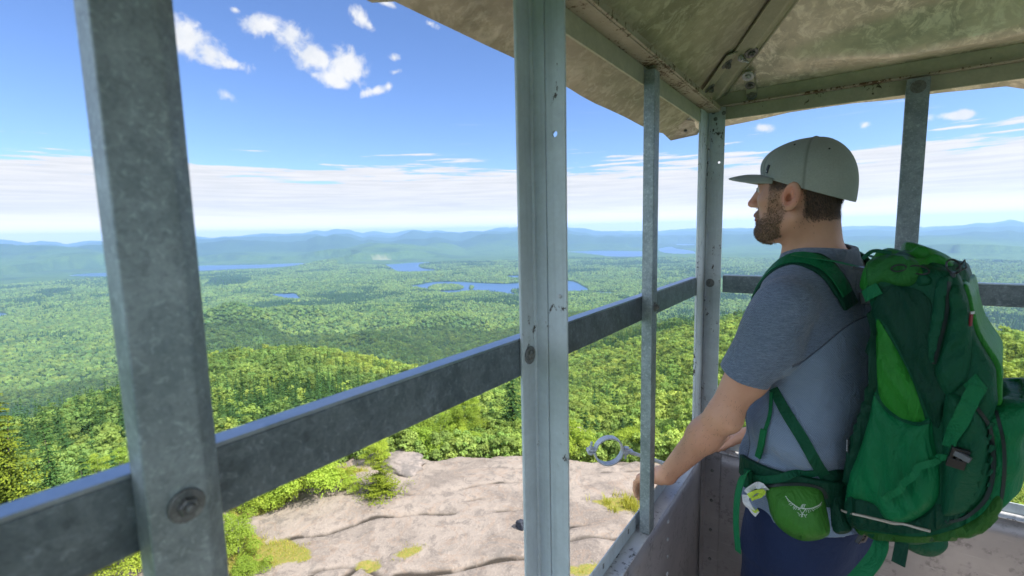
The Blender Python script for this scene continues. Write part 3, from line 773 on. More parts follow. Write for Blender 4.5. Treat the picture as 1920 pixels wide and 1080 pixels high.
SKY_LINE = [(0,449),(20,450),(50,457),(75,452),(105,453),(125,458),(170,451),(190,452),(370,443.5),(400,446),(470,440),(500,438),(540,438),(570,437),(593,431),(610,434),(625,430),(655,431),(680,437),(695,434),(735,437),(775,431),(800,434),(820,431),(840,434),(860,436),(880,433),(905,434),(930,427),(970,426),(1065,427),(1095,428),(1115,433),(1150,433),(1230,434),(1290,428),(1360,428),(1600,425),(1660,423),(1700,426),(1790,424),(1830,418),(1860,418),(1895,413),(1920,416)]
_sl = sorted(azel(x, y) for x, y in SKY_LINE); _sla = np.array([q[0] for q in _sl]); _sle = np.array([q[1] for q in _sl])
HILLS = []   # bearing, elevation of the top, distance, half-width (deg), depth (m)
for x, y, r_, hw, dp in [(715,452,7600,6.5,1500),(930,443.5,9500,5.0,1500),(820,457,8300,3,1200),(640,461,6900,5,1300),(500,473,8200,9,1400),(60,462,9000,8,1800),(170,470,8000,6,1500),(400,462,11500,7,2000),
        (870,563,2250,11,480),(690,576,1950,10,420),(560,569,1780,8,380),(440,582,1600,8,420),(780,590,1600,10,330),(660,615,1200,9,300),(1010,570,2150,8,420),
        (1130,459,8600,6,1300),(1280,463,9500,5,1500),(1500,455,8800,8,1700),(1750,446,9000,9,2000),(1900,440,10500,6,2200),(1850,462,6800,8,1200),(1100,494,5600,9,700),(880,488,6200,6,700)]:
    a, e = azel(x, y); HILLS.append((a, e, r_, hw, dp))
def height(x, y):
    """terrain height at (x, y), seen from above"""
    x = np.asarray(x, float); y = np.asarray(y, float)
    r_ = np.hypot(x, y); az = np.degrees(np.arctan2(-x, y)); lr = np.clip((np.log(np.maximum(r_, 24.01))-math.log(24))/(math.log(2600)-math.log(24)), 0, .9999)*(len(_rg)-1)
    aa = np.clip((np.clip(az, _ta[0]+.01, _ta[-1]-.01)-_af[0])/(_af[-1]-_af[0])*(len(_af)-1), 0, len(_af)-1.001)
    i = aa.astype(int); fa = aa-i; j = lr.astype(int); fl = lr-j
    z = (_zf[i, j]*(1-fa)+_zf[i+1, j]*fa)*(1-fl)+(_zf[i, j+1]*(1-fa)+_zf[i+1, j+1]*fa)*fl
    far = sstep(r_, 1500, 2600)
    ld = lakedist(x, y)
    low = VAL+3+26*np.clip(fbm(x/1500, y/1500, 5, 4)+.28, 0, 2)+9*np.clip(fbm(x/420, y/420, 6, 3)+.1, 0, 1)
    z = z*(1-far)+low*far
    z = z+sstep(r_, 30, 120)*(1-far)*(r_*.020)*np.clip(fbm(x/(60+r_*.25), y/(60+r_*.25), 8, 4), -.6, .6)*(1-sstep(r_, 900, 1800)*.5)
    for (a, e, rc, hw, dp) in HILLS:
        da = (az-a)/hw; dr = (r_-rc)/dp; m = (np.abs(da) < 3) & (np.abs(dr) < 3)
        if not m.any(): continue
        top = rc*math.tan(R(e))+drop(rc)
        b = np.exp(-np.abs(da[m])**2.4-dr[m]**2); w = 1+.55*fbm(x[m]/(rc*.13), y[m]/(rc*.13), 9, 5)
        z[m] = np.maximum(z[m], VAL+(top-8*(rc < 4000)-VAL)*b*w*.94)
    # the mountain ranges, each one behind the other
    for k, (rc, dp, off, amp) in enumerate([(9800, 1200, -.70, .34), (12500, 1500, -.42, .36), (16000, 1900, -.20, .30), (19500, 2200, 0, 0)]):
        m = np.abs(r_-rc) < dp*2.6
        if not m.any(): continue
        e = np.interp(az[m], _sla, _sle, left=_sle[0], right=_sle[-1])
        e = e+off+(.10*fbm(az[m]/.9+7*k, az[m]*0+k, 30+k, 3) if amp == 0 else 0)+amp*2.0*fbm(az[m]/5.0+31*k, az[m]*0+k*3.3, 12+k, 4)
        e = np.where(amp == 0, e, np.minimum(e, np.interp(az[m], _sla, _sle)-.06))
        top = rc*np.tan(np.radians(e))+drop(rc); b = np.exp(-((r_[m]-rc)/dp)**2)
        w = 1+.30*(1-b)*fbm(x[m]/1700, y[m]/1700, 20+k, 5)*2
        z[m] = np.maximum(z[m], VAL+np.maximum(top-VAL, 0)*b*np.clip(w, .3, 1.4))
    flat = np.minimum(z, VAL-1.5+np.clip(ld, -20, 1e9)*.06+np.where(ld > 0, 2.6, 0))
    z = np.where((ld < 500) & (r_ > 1800), np.where(ld < 0, VAL-4, flat), z)
    z = np.where(r_ < 24, np.minimum(ROCKZ-.8-(1-np.clip(y/20, 0, 1))*0, z), z)
    return z-drop(r_)
# ---------------------------------------------------------------- ground sheet (polar grid out to the horizon)
azs = np.concatenate([np.arange(-180, -30, 6.0), np.arange(-30, 102, .24), np.arange(102, 180, 6.0)])
rs_ = np.concatenate([[.5, 8, 16, 20], np.geomspace(24, 4600, 300), np.geomspace(4680, 22800, 210)])
AA, RR = np.meshgrid(np.radians(azs), rs_, indexing='ij')
gx = -RR*np.sin(AA); gy = RR*np.cos(AA); gz = height(gx.ravel(), gy.ravel()).reshape(gx.shape)
na, nr = gx.shape
can = sstep(RR, 3000, 5200)*(6.0*fbm(gx.ravel()/55, gy.ravel()/55, 40, 3).reshape(gx.shape)+5)*(lakedist(gx.ravel(), gy.ravel()).reshape(gx.shape) > 25)
gz = gz+can
vid = np.arange(na*nr).reshape(na, nr); nx_ = np.roll(vid, -1, axis=0)
q = np.stack([vid[:, :-1].ravel(), vid[:, 1:].ravel(), nx_[:, 1:].ravel(), nx_[:, :-1].ravel()], 1)
def _ground(t, co):
    n0 = t.noise(co, .004, 5, .6); n1 = t.noise(co, .022, 6, .65); n2 = t.noise(co, .11, 5, .65)
    v = t.voro(co, .085, out='Distance')
    f = t.math('ADD', t.math('MULTIPLY', n1, .6), t.math('ADD', t.math('MULTIPLY', n2, .55), t.math('MULTIPLY', v, -.25)))
    c = t.ramp(f, [(.22, (.018, .044, .014)), (.42, (.045, .090, .020)), (.60, (.075, .130, .036)), (.85, (.110, .165, .046))])
    con = t.noise(t.mapping(co, (1, 1, 1), loc=(400, 90, 0)), .0021, 6, .62)
    c = t.mix(t.math('MULTIPLY', t.step(con, .50, .60), .65), c, (.016, .042, .020))
    c = t.mix(t.math('MULTIPLY', t.step(n0, .35, .65), .35), c, (.070, .120, .034))
    # cloud shadows on the plain painted as dark patches, a sandy clearing by the far lake, bare hay fields
    c = t.mix(t.math('MULTIPLY', t.attr('mount'), .65), c, (.016, .040, .030))
    m = t.attr('cloud_shade'); c = t.mix(m, c, (.006, .020, .016)); c = t.mix(t.attr('sand'), c, (.38, .31, .20))
    return bsdf(t, c, .9, 0, t.bump(t.math('ADD', n2, t.math('MULTIPLY', n1, 1.4)), 6.0, .55), spec=.1)
gmat = mat('wooded_ground', _ground)
gme = npmesh('terrain', np.stack([gx.ravel(), gy.ravel(), gz.ravel()], 1), q)
def cast(px, py):
    """where the line of sight meets the ground"""
    d = ray(px, py); d = d/math.hypot(d[0], d[1]); rr = np.geomspace(60, 22000, 1500); g = height(rr*d[0], rr*d[1]); k = np.argmax(g > rr*d[2]); k = k if k > 0 else len(rr)-1
    return (rr[k]*d[0], rr[k]*d[1])
def patch(P, soft):
    P = [cast(px, py) for px, py in P]; d = polydist(gx.ravel(), gy.ravel(), P); return sstep(-d, -soft, soft)
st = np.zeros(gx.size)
CLOUD_SHADES = [[(384,534),(398,521),(470,521),(472,526),(455,534),(420,536)], [(62,553),(80,545),(138,541),(132,548),(90,556)], [(1430,520),(1460,518),(1470,521),(1440,523)]]  # outlines of cloud shadows, put into the ground colour and the tree choice
for P in CLOUD_SHADES: st = np.maximum(st, patch(P, 10))
fattr(gme, 'cloud_shade', st); fattr(gme, 'mount', sstep(RR.ravel(), 7600, 9200))
fattr(gme, 'sand', .35*patch([(696,486.8),(712,486.2),(733,486.4),(733,488),(712,488.8),(696,488.4)], 14))
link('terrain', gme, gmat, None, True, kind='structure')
# ---------------------------------------------------------------- lakes
def _water(t, co):
    w = t.noise(t.mapping(co, (.02, .05, 1)), 1, 4, .6)
    return bsdf(t, (.030, .075, .17), .34, 0, t.bump(w, .3, .25), spec=.6)
wmat = mat('lake_water', _water)
for k, P in LAKES.items():
    bm = bmesh.new(); vs = [bm.verts.new((p[0], p[1], VAL-drop(math.hypot(*p)))) for p in P]
    f = bm.faces.new(vs)
    if f.normal.z < 0: f.normal_flip()
    bmesh.ops.triangulate(bm, faces=bm.faces); bmesh.ops.recalc_face_normals(bm, faces=bm.faces)
    me = bpy.data.meshes.new('lake'); bm.to_mesh(me); bm.free()
    if me.polygons[0].normal.z < 0: me.flip_normals()
    link('lake', me, wmat, None, False, kind='structure')
# ---------------------------------------------------------------- the bedrock ledge under the tower
ROCK = [onz(x, y, ROCKZ)[:2] for x, y in [(405,940),(440,925),(560,880),(625,858),(700,848),(760,862),(840,858),(905,860),(960,857),(1065,862),(1120,868),(1230,872),(1330,880),(1420,905),(1560,960)]]
ROCK = [tuple(p) for p in ROCK]+[(6, 9), (9, -6), (-12, -8), (-24, 1)]
CR = [[(510,1004),(560,994),(610,992),(650,980),(690,967),(715,961),(740,962),(765,958),(800,958),(850,961)], [(740,1068),(800,1066),(850,1062),(900,1053),(960,1048),(1010,1046)], [(690,1058),(705,1066),(718,1085)],
      [(620,925),(720,922),(770,926),(840,922),(930,908),(1000,905)], [(765,882),(830,882),(900,876),(960,880),(1040,884)], [(930,960),(960,958),(975,955),(1060,994),(1085,990),(1100,986)], [(1060,882),(1100,893),(1140,890),(1200,884)], [(1075,915),(1120,908),(1180,902)],
      [(565,1085),(590,1060),(650,1052),(668,1058),(640,1075)], [(880,940),(900,936),(920,940)], [(1064,1018),(1110,1010),(1160,1016)]]
CR = [[onz(x, y, ROCKZ)[:2] for x, y in P] for P in CR]; CRW = [1, .9, .7, .35, .22, .5, .25, .22, .6, .4, .4]
PATCH = [[(424,948),(470,940),(520,930),(546,931),(520,948),(480,962),(430,970)], [(500,1000),(545,994),(560,1010),(585,1022),(580,1040),(530,1048),(490,1052)], [(735,1035),(760,1020),(790,1016),(794,1026),(760,1040)], [(660,1050),(690,1040),(708,1042),(712,1056),(690,1068)],
         [(600,893),(640,876),(690,880),(695,886),(650,892)], [(1110,945),(1150,935),(1195,940),(1195,962),(1150,964)], [(1064,1068),(1110,1060),(1140,1066),(1100,1085),(1064,1085)], [(395,1000),(490,990),(512,1020),(480,1060),(420,1085)]]
PATCH = [[onz(x, y, ROCKZ)[:2] for x, y in P] for P in PATCH]
def rockz(x, y):
    z = ROCKZ+.60*fbm(x/16, y/16, 50, 3)+.13*fbm(x/5, y/5, 51, 3)+.03*fbm(x/.9, y/.9, 52, 3)
    w = fbm(x/1.2, y/1.2, 55, 3)*.5
    for k, P in enumerate(CR):
        P = np.array(P); d = np.full(np.shape(x), 1e9); side = np.zeros(np.shape(x))
        for i in range(len(P)-1):
            a, b = P[i], P[i+1]; e = b-a; q_ = np.clip(((x-a[0])*e[0]+(y-a[1])*e[1])/(e@e), 0, 1)
            dx_ = x-a[0]-e[0]*q_; dy_ = y-a[1]-e[1]*q_; dd = np.hypot(dx_, dy_); m = dd < d
            d = np.where(m, dd, d); side = np.where(m, np.sign(e[0]*dy_-e[1]*dx_), side)
        wd = .10+.10*np.clip(w+.2, 0, 1)
        z = z-CRW[k]*(.22*np.exp(-(d/wd)**2)+.05*np.exp(-d/.8)*(side > 0))
    dd = polydist(x, y, ROCK)
    return z-np.clip(dd+.35+1.3*fbm(x/2.2, y/2.2, 57, 4), 0, 9)*.5
xs = np.arange(-34, 12.01, .155); ys = np.arange(-9, 31, .155)
rx, ry = np.meshgrid(xs, ys, indexing='ij'); rz = rockz(rx.ravel(), ry.ravel())
n0, n1_ = rx.shape; vid = np.arange(n0*n1_).reshape(n0, n1_)
q = np.stack([vid[:-1, :-1].ravel(), vid[1:, :-1].ravel(), vid[1:, 1:].ravel(), vid[:-1, 1:].ravel()], 1)
def _rock(t, co):
    n1 = t.noise(co, .35, 6, .65, .4); n2 = t.noise(co, 2.2, 6, .7, .3); n3 = t.noise(co, 11, 5, .7)
    c = t.mix(t.step(n1, .40, .58), (.195, .160, .134), (.285, .236, .196))
    c = t.mix(t.math('MULTIPLY', t.step(n2, .50, .62), .7), c, (.15, .125, .108))
    c = t.mix(t.math('MULTIPLY', t.step(n3, .52, .68), .5), c, (.34, .29, .25))
    lich = t.noise(t.mapping(co, (1, 1, 1), loc=(7, 2, 0)), .9, 6, .7, .5); c = t.mix(t.math('MULTIPLY', t.step(lich, .56, .70), .5), c, (.135, .122, .108))
    rim = t.noise(t.mapping(co, (1, 1, 1), loc=(1, 12, 0)), .55, 5, .6, .8); band = t.math('MULTIPLY', t.step(rim, .48, .5), t.step(rim, .53, .505)); c = t.mix(t.math('MULTIPLY', band, .3), c, (.28, .19, .13))
    c = t.mix(t.step(t.attr('crack'), .1, .6), c, (.045, .036, .028))
    g = t.math('ADD', t.attr('moss'), t.math('MULTIPLY', t.math('SUBTRACT', n2, .5), 1.1)); g = t.step(g, .35, .6)
    mo = t.mix(t.step(n3, .35, .65), (.26, .20, .055), (.17, .19, .03)); c = t.mix(g, c, mo)
    h = t.math('ADD', t.math('MULTIPLY', n2, 1.0), t.math('MULTIPLY', n3, .3))
    return bsdf(t, c, .85, 0, t.bump(t.math('ADD', h, t.math('MULTIPLY', t.noise(co, 30, 4, .7), .25)), .16, .75), spec=.25)
rmat = mat('pink_granite', _rock)
rme = npmesh('bedrock', np.stack([rx.ravel(), ry.ravel(), rz], 1), q)
ms = np.zeros(rx.size)
for P in PATCH: ms = np.maximum(ms, sstep(-polydist(rx.ravel(), ry.ravel(), P), -.35, .45))
fattr(rme, 'moss', ms)
ck = np.zeros(rx.size)
for P, wt in zip(CR, CRW):
    P = np.array(P)
    for i in range(len(P)-1):
        a, b = P[i], P[i+1]; e = b-a; q_ = np.clip(((rx.ravel()-a[0])*e[0]+(ry.ravel()-a[1])*e[1])/(e@e), 0, 1)
        d = np.hypot(rx.ravel()-a[0]-e[0]*q_, ry.ravel()-a[1]-e[1]*q_); ck = np.maximum(ck, min(1, wt*1.1)*np.exp(-(d/.12)**2)*(.9+1.6*fbm(rx.ravel()/.8, ry.ravel()/.8, 61, 2)))
fattr(rme, 'crack', np.clip(ck, 0, 1))
link('bedrock', rme, rmat, None, True, kind='structure')
# ================================================================ trees
def leafmat(name, a, b, c2, trans=.48, wide=False):
    def fn(t, co):
        tone = t.attr('tone'); oi = t.new('ShaderNodeObjectInfo'); rnd = oi.outputs['Random']
        c = t.mix(tone, a, b)
        c = t.mix(t.math('MULTIPLY', t.step(rnd, .0, 1.0), .75), c, c2)
        if wide:
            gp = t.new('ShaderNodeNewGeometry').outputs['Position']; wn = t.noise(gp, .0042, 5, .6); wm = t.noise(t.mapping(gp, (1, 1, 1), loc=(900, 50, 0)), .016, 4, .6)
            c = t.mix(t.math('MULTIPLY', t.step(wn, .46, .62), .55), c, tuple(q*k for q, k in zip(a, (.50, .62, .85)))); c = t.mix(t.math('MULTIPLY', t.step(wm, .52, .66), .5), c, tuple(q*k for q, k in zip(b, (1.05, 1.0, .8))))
        hsv = t.new('ShaderNodeHueSaturation'); t.put(hsv.inputs['Color'], c)
        r2 = t.math('FRACT', t.math('MULTIPLY', rnd, 7.31)); t.put(hsv.inputs['Value'], t.math('ADD', .72, t.math('MULTIPLY', r2, .56)))
        r3 = t.math('FRACT', t.math('MULTIPLY', rnd, 17.7)); t.put(hsv.inputs['Hue'], t.math('ADD', .49, t.math('MULTIPLY', r3, .022)))
        c = hsv.outputs[0]
        d1 = t.new('ShaderNodeBsdfDiffuse'); t.put(d1.inputs[0], c); tr = t.new('ShaderNodeBsdfTranslucent'); t.put(tr.inputs[0], t.mix(.5, c, t.mix(1.0, c, (1.5, 1.35, .5, 1), blend='MULTIPLY')))
        m = t.new('ShaderNodeMixShader'); m.inputs[0].default_value = trans; t.l.new(d1.outputs[0], m.inputs[1]); t.l.new(tr.outputs[0], m.inputs[2])
        return m.outputs[0]
    return mat(name, fn)
LEAF = leafmat('birch_leaves', (.22, .32, .055), (.37, .45, .075), (.18, .285, .06))
LEAFB = leafmat('bush_leaves', (.25, .35, .052), (.41, .47, .075), (.28, .38, .06))
LEAFF = leafmat('forest_leaves', (.235, .335, .080), (.37, .445, .105), (.19, .295, .080), .40, True)
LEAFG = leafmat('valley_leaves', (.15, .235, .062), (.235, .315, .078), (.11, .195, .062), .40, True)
NEED = leafmat('spruce_needles', (.034, .080, .026), (.085, .145, .036), (.040, .09, .034), .2)
NEEDY = leafmat('young_spruce_needles', (.05, .08, .015), (.38, .42, .03), (.10, .14, .02), .25)
BARK = mat('grey_bark', lambda t, co: bsdf(t, t.mix(t.noise(co, 9, 5, .7), (.12, .10, .085), (.34, .31, .28)), .9))
def cards(P, N, size, r_, tone, aspect=.8, up=None):
    """leaf cards: centres P, normals N, sizes -> verts, faces, tones; each card is a bent pair of quads' worth: one kite"""
    n = len(P); a = np.cross(N, r_.normal(size=(n, 3))); a /= np.linalg.norm(a, axis=1)[:, None]+1e-9; b = np.cross(N, a)
    s = size[:, None]; fold = N*s*.18
    V = np.stack([P-a*s, P+b*s*aspect-fold, P+a*s, P-b*s*aspect-fold], 1).reshape(-1, 3)
    F = np.arange(4*n).reshape(n, 4); return V, F, np.repeat(tone, 4)
def crown_mesh(name, H, Rw, nblob, nleaf, leaf, seed, low=.22, shape=1.0):
    """a leafy crown: clumps spread through an uneven volume, leaves thick on each clump's skin"""
    r_ = np.random.default_rng(seed); C = []; rad = []
    for i in range(nblob):
        h = low+(1-low)*r_.uniform(0, 1)**.8; prof = math.sqrt(max(.05, 1-((h-.48)/.60)**2))**shape
        th = r_.uniform(0, 6.283); q = Rw*prof*math.sqrt(r_.uniform(.05, 1))*.80
        C.append((q*math.cos(th)+.12*Rw*math.sin(h*5+seed), q*math.sin(th), H*h*.93)); rad.append(r_.uniform(.20, .42)*Rw*(1.15-.5*h))
    C = np.array(C); rad = np.array(rad); w = rad**2/np.sum(rad**2); k = r_.choice(nblob, nleaf, p=w)
    d = r_.normal(size=(nleaf, 3)); d /= np.linalg.norm(d, axis=1)[:, None]; d[:, 2] = np.where(d[:, 2] < -.3, -d[:, 2]*.6, d[:, 2])
    rr = rad[k]*r_.uniform(.45, 1.0, nleaf)**.45*(1+.25*np.sin(d[:, 0]*5+k)*np.sin(d[:, 1]*6+k*2))
    P = C[k]+d*rr[:, None]*np.array([1, 1, .82]); P[:, 2] = np.maximum(P[:, 2], .05*H)
    N = d*.8+r_.normal(size=d.shape)*.55+np.array([0, 0, .45]); N /= np.linalg.norm(N, axis=1)[:, None]
    bt = r_.uniform(0, 1, nblob); tone = np.clip(bt[k]*.7+r_.uniform(0, .5, nleaf)-.1, 0, 1)
    V, F, T_ = cards(P, N, leaf*r_.uniform(.6, 1.3, nleaf), r_, tone)
    me = npmesh(name, V, F); fattr(me, 'tone', T_); return me, C
def trunk_mesh(name, H, rad, targets, seed, n=7):
    r_ = np.random.default_rng(seed); b = MB(); lean = r_.normal(size=2)*.05*H
    pts = [(lean[0]*q*q, lean[1]*q*q, H*q*.9) for q in np.linspace(0, 1, 7)]
    b.tube(pts, [rad*(1-.85*q) for q in np.linspace(0, 1, 7)], n)
    for c in targets:
        z0 = max(.12*H, c[2]-.30*H); q = z0/(H*.9); p0 = np.array([lean[0]*q*q, lean[1]*q*q, z0]); p1 = np.array(c); mid = (p0+p1)/2+np.array([0, 0, -.05*H])
        b.tube([p0, mid, p1], [rad*.45*(1-.6*q), rad*.28, rad*.08], 5)
    return pymesh(name, b.v, b.f)
def spruce_mesh(name, H, Rw, tiers, nb, per, size, seed, droop=.35, low=.06):
    r_ = np.random.default_rng(seed); P = []; N = []; Sz = []; Tn = []
    for i in range(tiers):
        q = (i+.3*r_.uniform())/tiers; z = H*(low+(1-low)*q); L = Rw*(1-q)**.85*r_.uniform(.72, 1.12)+.04*Rw
        for j in range(max(4, int(nb*(1-.5*q)))):
            th = 6.283*j/nb+i*2.4+r_.normal()*.25; l = L*r_.uniform(.65, 1.12); dr = np.array([math.cos(th), math.sin(th), 0]); tt = r_.uniform()
            for k in range(per):
                s = (k+r_.uniform(.2, 1))/per; side = np.array([-dr[1], dr[0], 0])*r_.normal()*.20*l*(.35+s*.5)
                p = dr*l*s+side+np.array([0, 0, z-droop*l*s*s+.10*l*max(0, s-.75)])
                P.append(p); nrm = np.array([0, 0, 1.0])+dr*.45+r_.normal(size=3)*.42; N.append(nrm/np.linalg.norm(nrm)); Sz.append(size*(1.15-.5*s)*r_.uniform(.7, 1.25)*(.5+.6*(1-q))); Tn.append(np.clip(.15+.65*s*s+.25*tt+r_.normal()*.1, 0, 1))
    for k in range(6): P.append(np.array([0, 0, H*(.95+.01*k)])); N.append(np.array([math.cos(k), math.sin(k), .2])); Sz.append(size*.45); Tn.append(.8)
    V, F, T_ = cards(np.array(P), np.array(N), np.array(Sz), r_, np.array(Tn), .5)
    me = npmesh(name, V, F); fattr(me, 'tone', T_); return me
PROTO = {}
for i, (H, Rw, nb_, nl, lf) in enumerate([(4.6, 1.9, 36, 12500, .050), (3.8, 1.7, 34, 11000, .048), (5.4, 1.8, 38, 13000, .052), (3.0, 1.6, 30, 9500, .046)]):
    me, C = crown_mesh('birch_crown', H, Rw, nb_, nl, lf, 100+i); PROTO['birch', i] = (me, trunk_mesh('birch_trunk', H, .07+.01*i, C[::3], i), LEAF)
for i, (H, Rw, nb_, nl, lf) in enumerate([(1.5, 1.25, 28, 11000, .027), (1.1, 1.1, 24, 9500, .026), (2.1, 1.35, 30, 12000, .030)]):
    me, C = crown_mesh('bush_crown', H, Rw, nb_, nl, lf, 140+i, .12, .6); PROTO['bush', i] = (me, trunk_mesh('bush_trunk', H, .03, C[::2], 40+i, 5), LEAFB)
for i, (H, Rw, ti, nb_, pr, sz) in enumerate([(5.6, 1.45, 24, 10, 12, .125), (4.2, 1.25, 20, 10, 12, .115), (7.2, 1.7, 29, 11, 12, .14)]):
    PROTO['spruce', i] = (spruce_mesh('spruce_crown', H, Rw, ti, nb_, pr, sz, 160+i), trunk_mesh('spruce_trunk', H*.86, .06, [], 60+i), NEED)
PROTO['young', 0] = (spruce_mesh('young_spruce_crown', 1.45, .98, 12, 11, 60, .045, 171, -.16, .03), trunk_mesh('young_spruce_trunk', 1.2, .035, [], 71), NEEDY)
PROTO['bigspruce', 0] = (spruce_mesh('big_spruce_crown', 7.2, 2.0, 34, 14, 22, .105, 181, .30, .05), trunk_mesh('big_spruce_trunk', 6.2, .09, [], 81), leafmat('sunlit_spruce_needles', (.045, .08, .016), (.26, .32, .035), (.06, .11, .02), .2))  # brighter copy of the spruce needles, sunlight put into the tip colour
BARKD = mat('dark_spruce_bark', lambda t, co: bsdf(t, t.mix(t.noise(co, 9, 5, .7), (.05, .038, .03), (.11, .09, .075)), .9))
for m, tk, l in PROTO.values(): m.materials.append(l); tk.materials.append(BARKD if 'spruce' in tk.name else BARK)
def plant(kind, name, x, y, z, scale, rz, label, cat, group=None, sz=1.0):
    me, tk, _ = PROTO[kind]
    o = thing(name, label, cat, (x, y, z), group)
    o.rotation_euler = (0, 0, rz); o.scale = (scale, scale, scale*sz)
    for nm, m in (('crown', me), ('trunk', tk)):
        c = bpy.data.objects.new(nm, m); COL.objects.link(c); c.parent = o
    return o
def gz(x, y): return float(height(np.array([x]), np.array([y]))[0])
def surf(x, y):
    """top of rock or soil"""
    z = gz(x, y)
    if -34 < x < 12 and -9 < y < 31: z = max(z, float(rockz(np.array([x]), np.array([y]))[0]))
    return z
def ground_at(px, py, z0=ROCKZ):
    p = onz(px, py, z0)
    for _ in range(12): p = onz(px, py, surf(p[0], p[1]))
    return p
# -- single plants one can point at
def at(px, py, kind, name, scale, label, cat, sz=1.0, dz=-.05, rz=None):
    p = ground_at(px, py); return plant(kind, name, p[0], p[1], p[2]+dz, scale, random.uniform(0, 6.28) if rz is None else rz, label, cat, None, sz)
at(714, 925, ('young', 0), 'young_spruce', 1.35, 'small yellow-green spruce alone on the bare rock', 'spruce', .95)
p = onz(30, 1010, -12.4); plant(('bigspruce', 0), 'spruce_tree', p[0], p[1], -12.6, .98, .4, 'big sunlit spruce above the rail, partly cut off by the edge of the photo', 'spruce')
p = onz(170, 985, -13); plant(('spruce', 1), 'spruce_tree', p[0], p[1], -13.2, .95, 1.4, 'slim spruce just behind the near window bar with yellow tips', 'spruce')
p = onz(110, 990, -13); plant(('spruce', 0), 'spruce_tree', p[0]*1.25, p[1]*1.25, -14.4, .9, 2.4, 'olive spruce beside the big sunlit spruce at the rail', 'spruce')
at(585, 926, ('bush', 0), 'leafy_bush', 1.5, 'broad bright green bush growing on the rock below the rail', 'bush', 1.0)
at(520, 938, ('bush', 1), 'leafy_bush', 1.5, 'low olive bush at the foot of the broad green bush on the rock', 'bush', 1.1)
at(495, 948, ('bush', 2), 'leafy_bush', 1.1, 'rounded bush on the rock close beside the near post, under the rail', 'bush', .9)
at(560, 905, ('birch', 3), 'birch_tree', .62, 'stunted broadleaf tree in the clump of bushes on the rock', 'tree', .8)
at(600, 885, ('birch', 1), 'birch_tree', .42, 'small broadleaf tree at the back of the bush clump on the rock', 'tree', .8)
at(630, 902, ('bush', 1), 'leafy_bush', 1.0, 'pale low bush between the small lone spruce and the rail', 'bush', .7)
at(505, 930, ('bush', 0), 'leafy_bush', .95, 'dark green bush at the rock edge half hidden under the rail', 'bush', .8)
at(705, 868, ('bush', 2), 'leafy_bush', .62, 'small upright yellow-green bush beside the grey boulder', 'bush', 1.0)
at(448, 1040, ('bush', 2), 'leafy_bush', .80, 'bush on the rock close beside the near post, at the end of a mossy patch', 'bush', .9)
at(470, 1076, ('bush', 1), 'leafy_bush', .75, 'lowest bush beside the near post at the bottom of the view', 'bush', .7)
at(235, 1072, ('bush', 2), 'leafy_bush', 1.0, 'green bush on the rock under the left end of the rail', 'bush', .9)
at(150, 1076, ('bush', 0), 'leafy_bush', 1.3, 'dull green bush at the bottom of the view under the rail', 'bush', .9)
at(657, 918, ('bush', 1), 'leafy_bush', .55, 'tiny green bush between the bush clump and the lone small spruce', 'bush', .9)
# -- boulder
def boulder(c, r3, seed, name, label, m):
    bm = bmesh.new(); bmesh.ops.create_icosphere(bm, subdivisions=4, radius=1)
    P = np.array([v.co for v in bm.verts]); n = fbm(P[:, 0]*1.3+seed, P[:, 1]*1.3+P[:, 2], seed, 4)*.5; ch = np.sign(P)*np.abs(P)**.75
    for v, a, k in zip(bm.verts, ch, n): v.co = Vector(c)+Vector(((a[0]*(1+k))*r3[0], a[1]*(1+k)*r3[1], a[2]*(1+.6*k)*r3[2]))
    me = bpy.data.meshes.new(name); bm.to_mesh(me); bm.free(); o = link(name, me, m, None, True); return tag(o, label, 'boulder')
boulm = mat('grey_boulder', lambda t, co: bsdf(t, t.mix(t.step(t.noise(co, 1.3, 6, .7), .4, .62), (.24, .20, .175), (.12, .105, .095)), .9, 0, t.bump(t.noise(co, 3, 5, .6), .1, .6)))
boulm2 = mat('pale_outcrop', lambda t, co: bsdf(t, t.mix(t.step(t.noise(co, .8, 6, .7), .4, .62), (.30, .25, .215), (.22, .185, .16)), .9, 0, t.bump(t.noise(co, 3, 5, .6), .1, .6)))
p = ground_at(745, 866); boulder((p[0], p[1], p[2]-.02), (1.7, .9, .30), 5, 'boulder', 'grey boulder with a shaded face at the back edge of the rock', boulm)
for px_, py_, dd_, nm_ in ((800, 792, 47, 'pale rock outcrop among the bushes just under the rail'), (938, 800, 46, 'pinkish rock outcrop between the dark spruces behind the rock'), (1076, 812, 44, 'rock outcrop seen just past the centre post, above the bushes')):
    a_, e_2 = azel(px_, py_); x_, y_ = -dd_*math.sin(R(a_)), dd_*math.cos(R(a_)); boulder((x_, y_, dd_*math.tan(R(e_2))-.9), (2.6, 1.7, 1.1), px_, 'rock_outcrop', nm_, rmat if False else boulm2)
p = ground_at(978, 990); boulder((p[0]-.02, p[1], p[2]+.12), (.17, .16, .20), 9, 'dark_object', 'small dark object on the rock half behind the centre post', mat('dark_navy', lambda t, co: bsdf(t, (.02, .024, .035), .8)))  # unidentified dark object, given a rounded lump for a shape
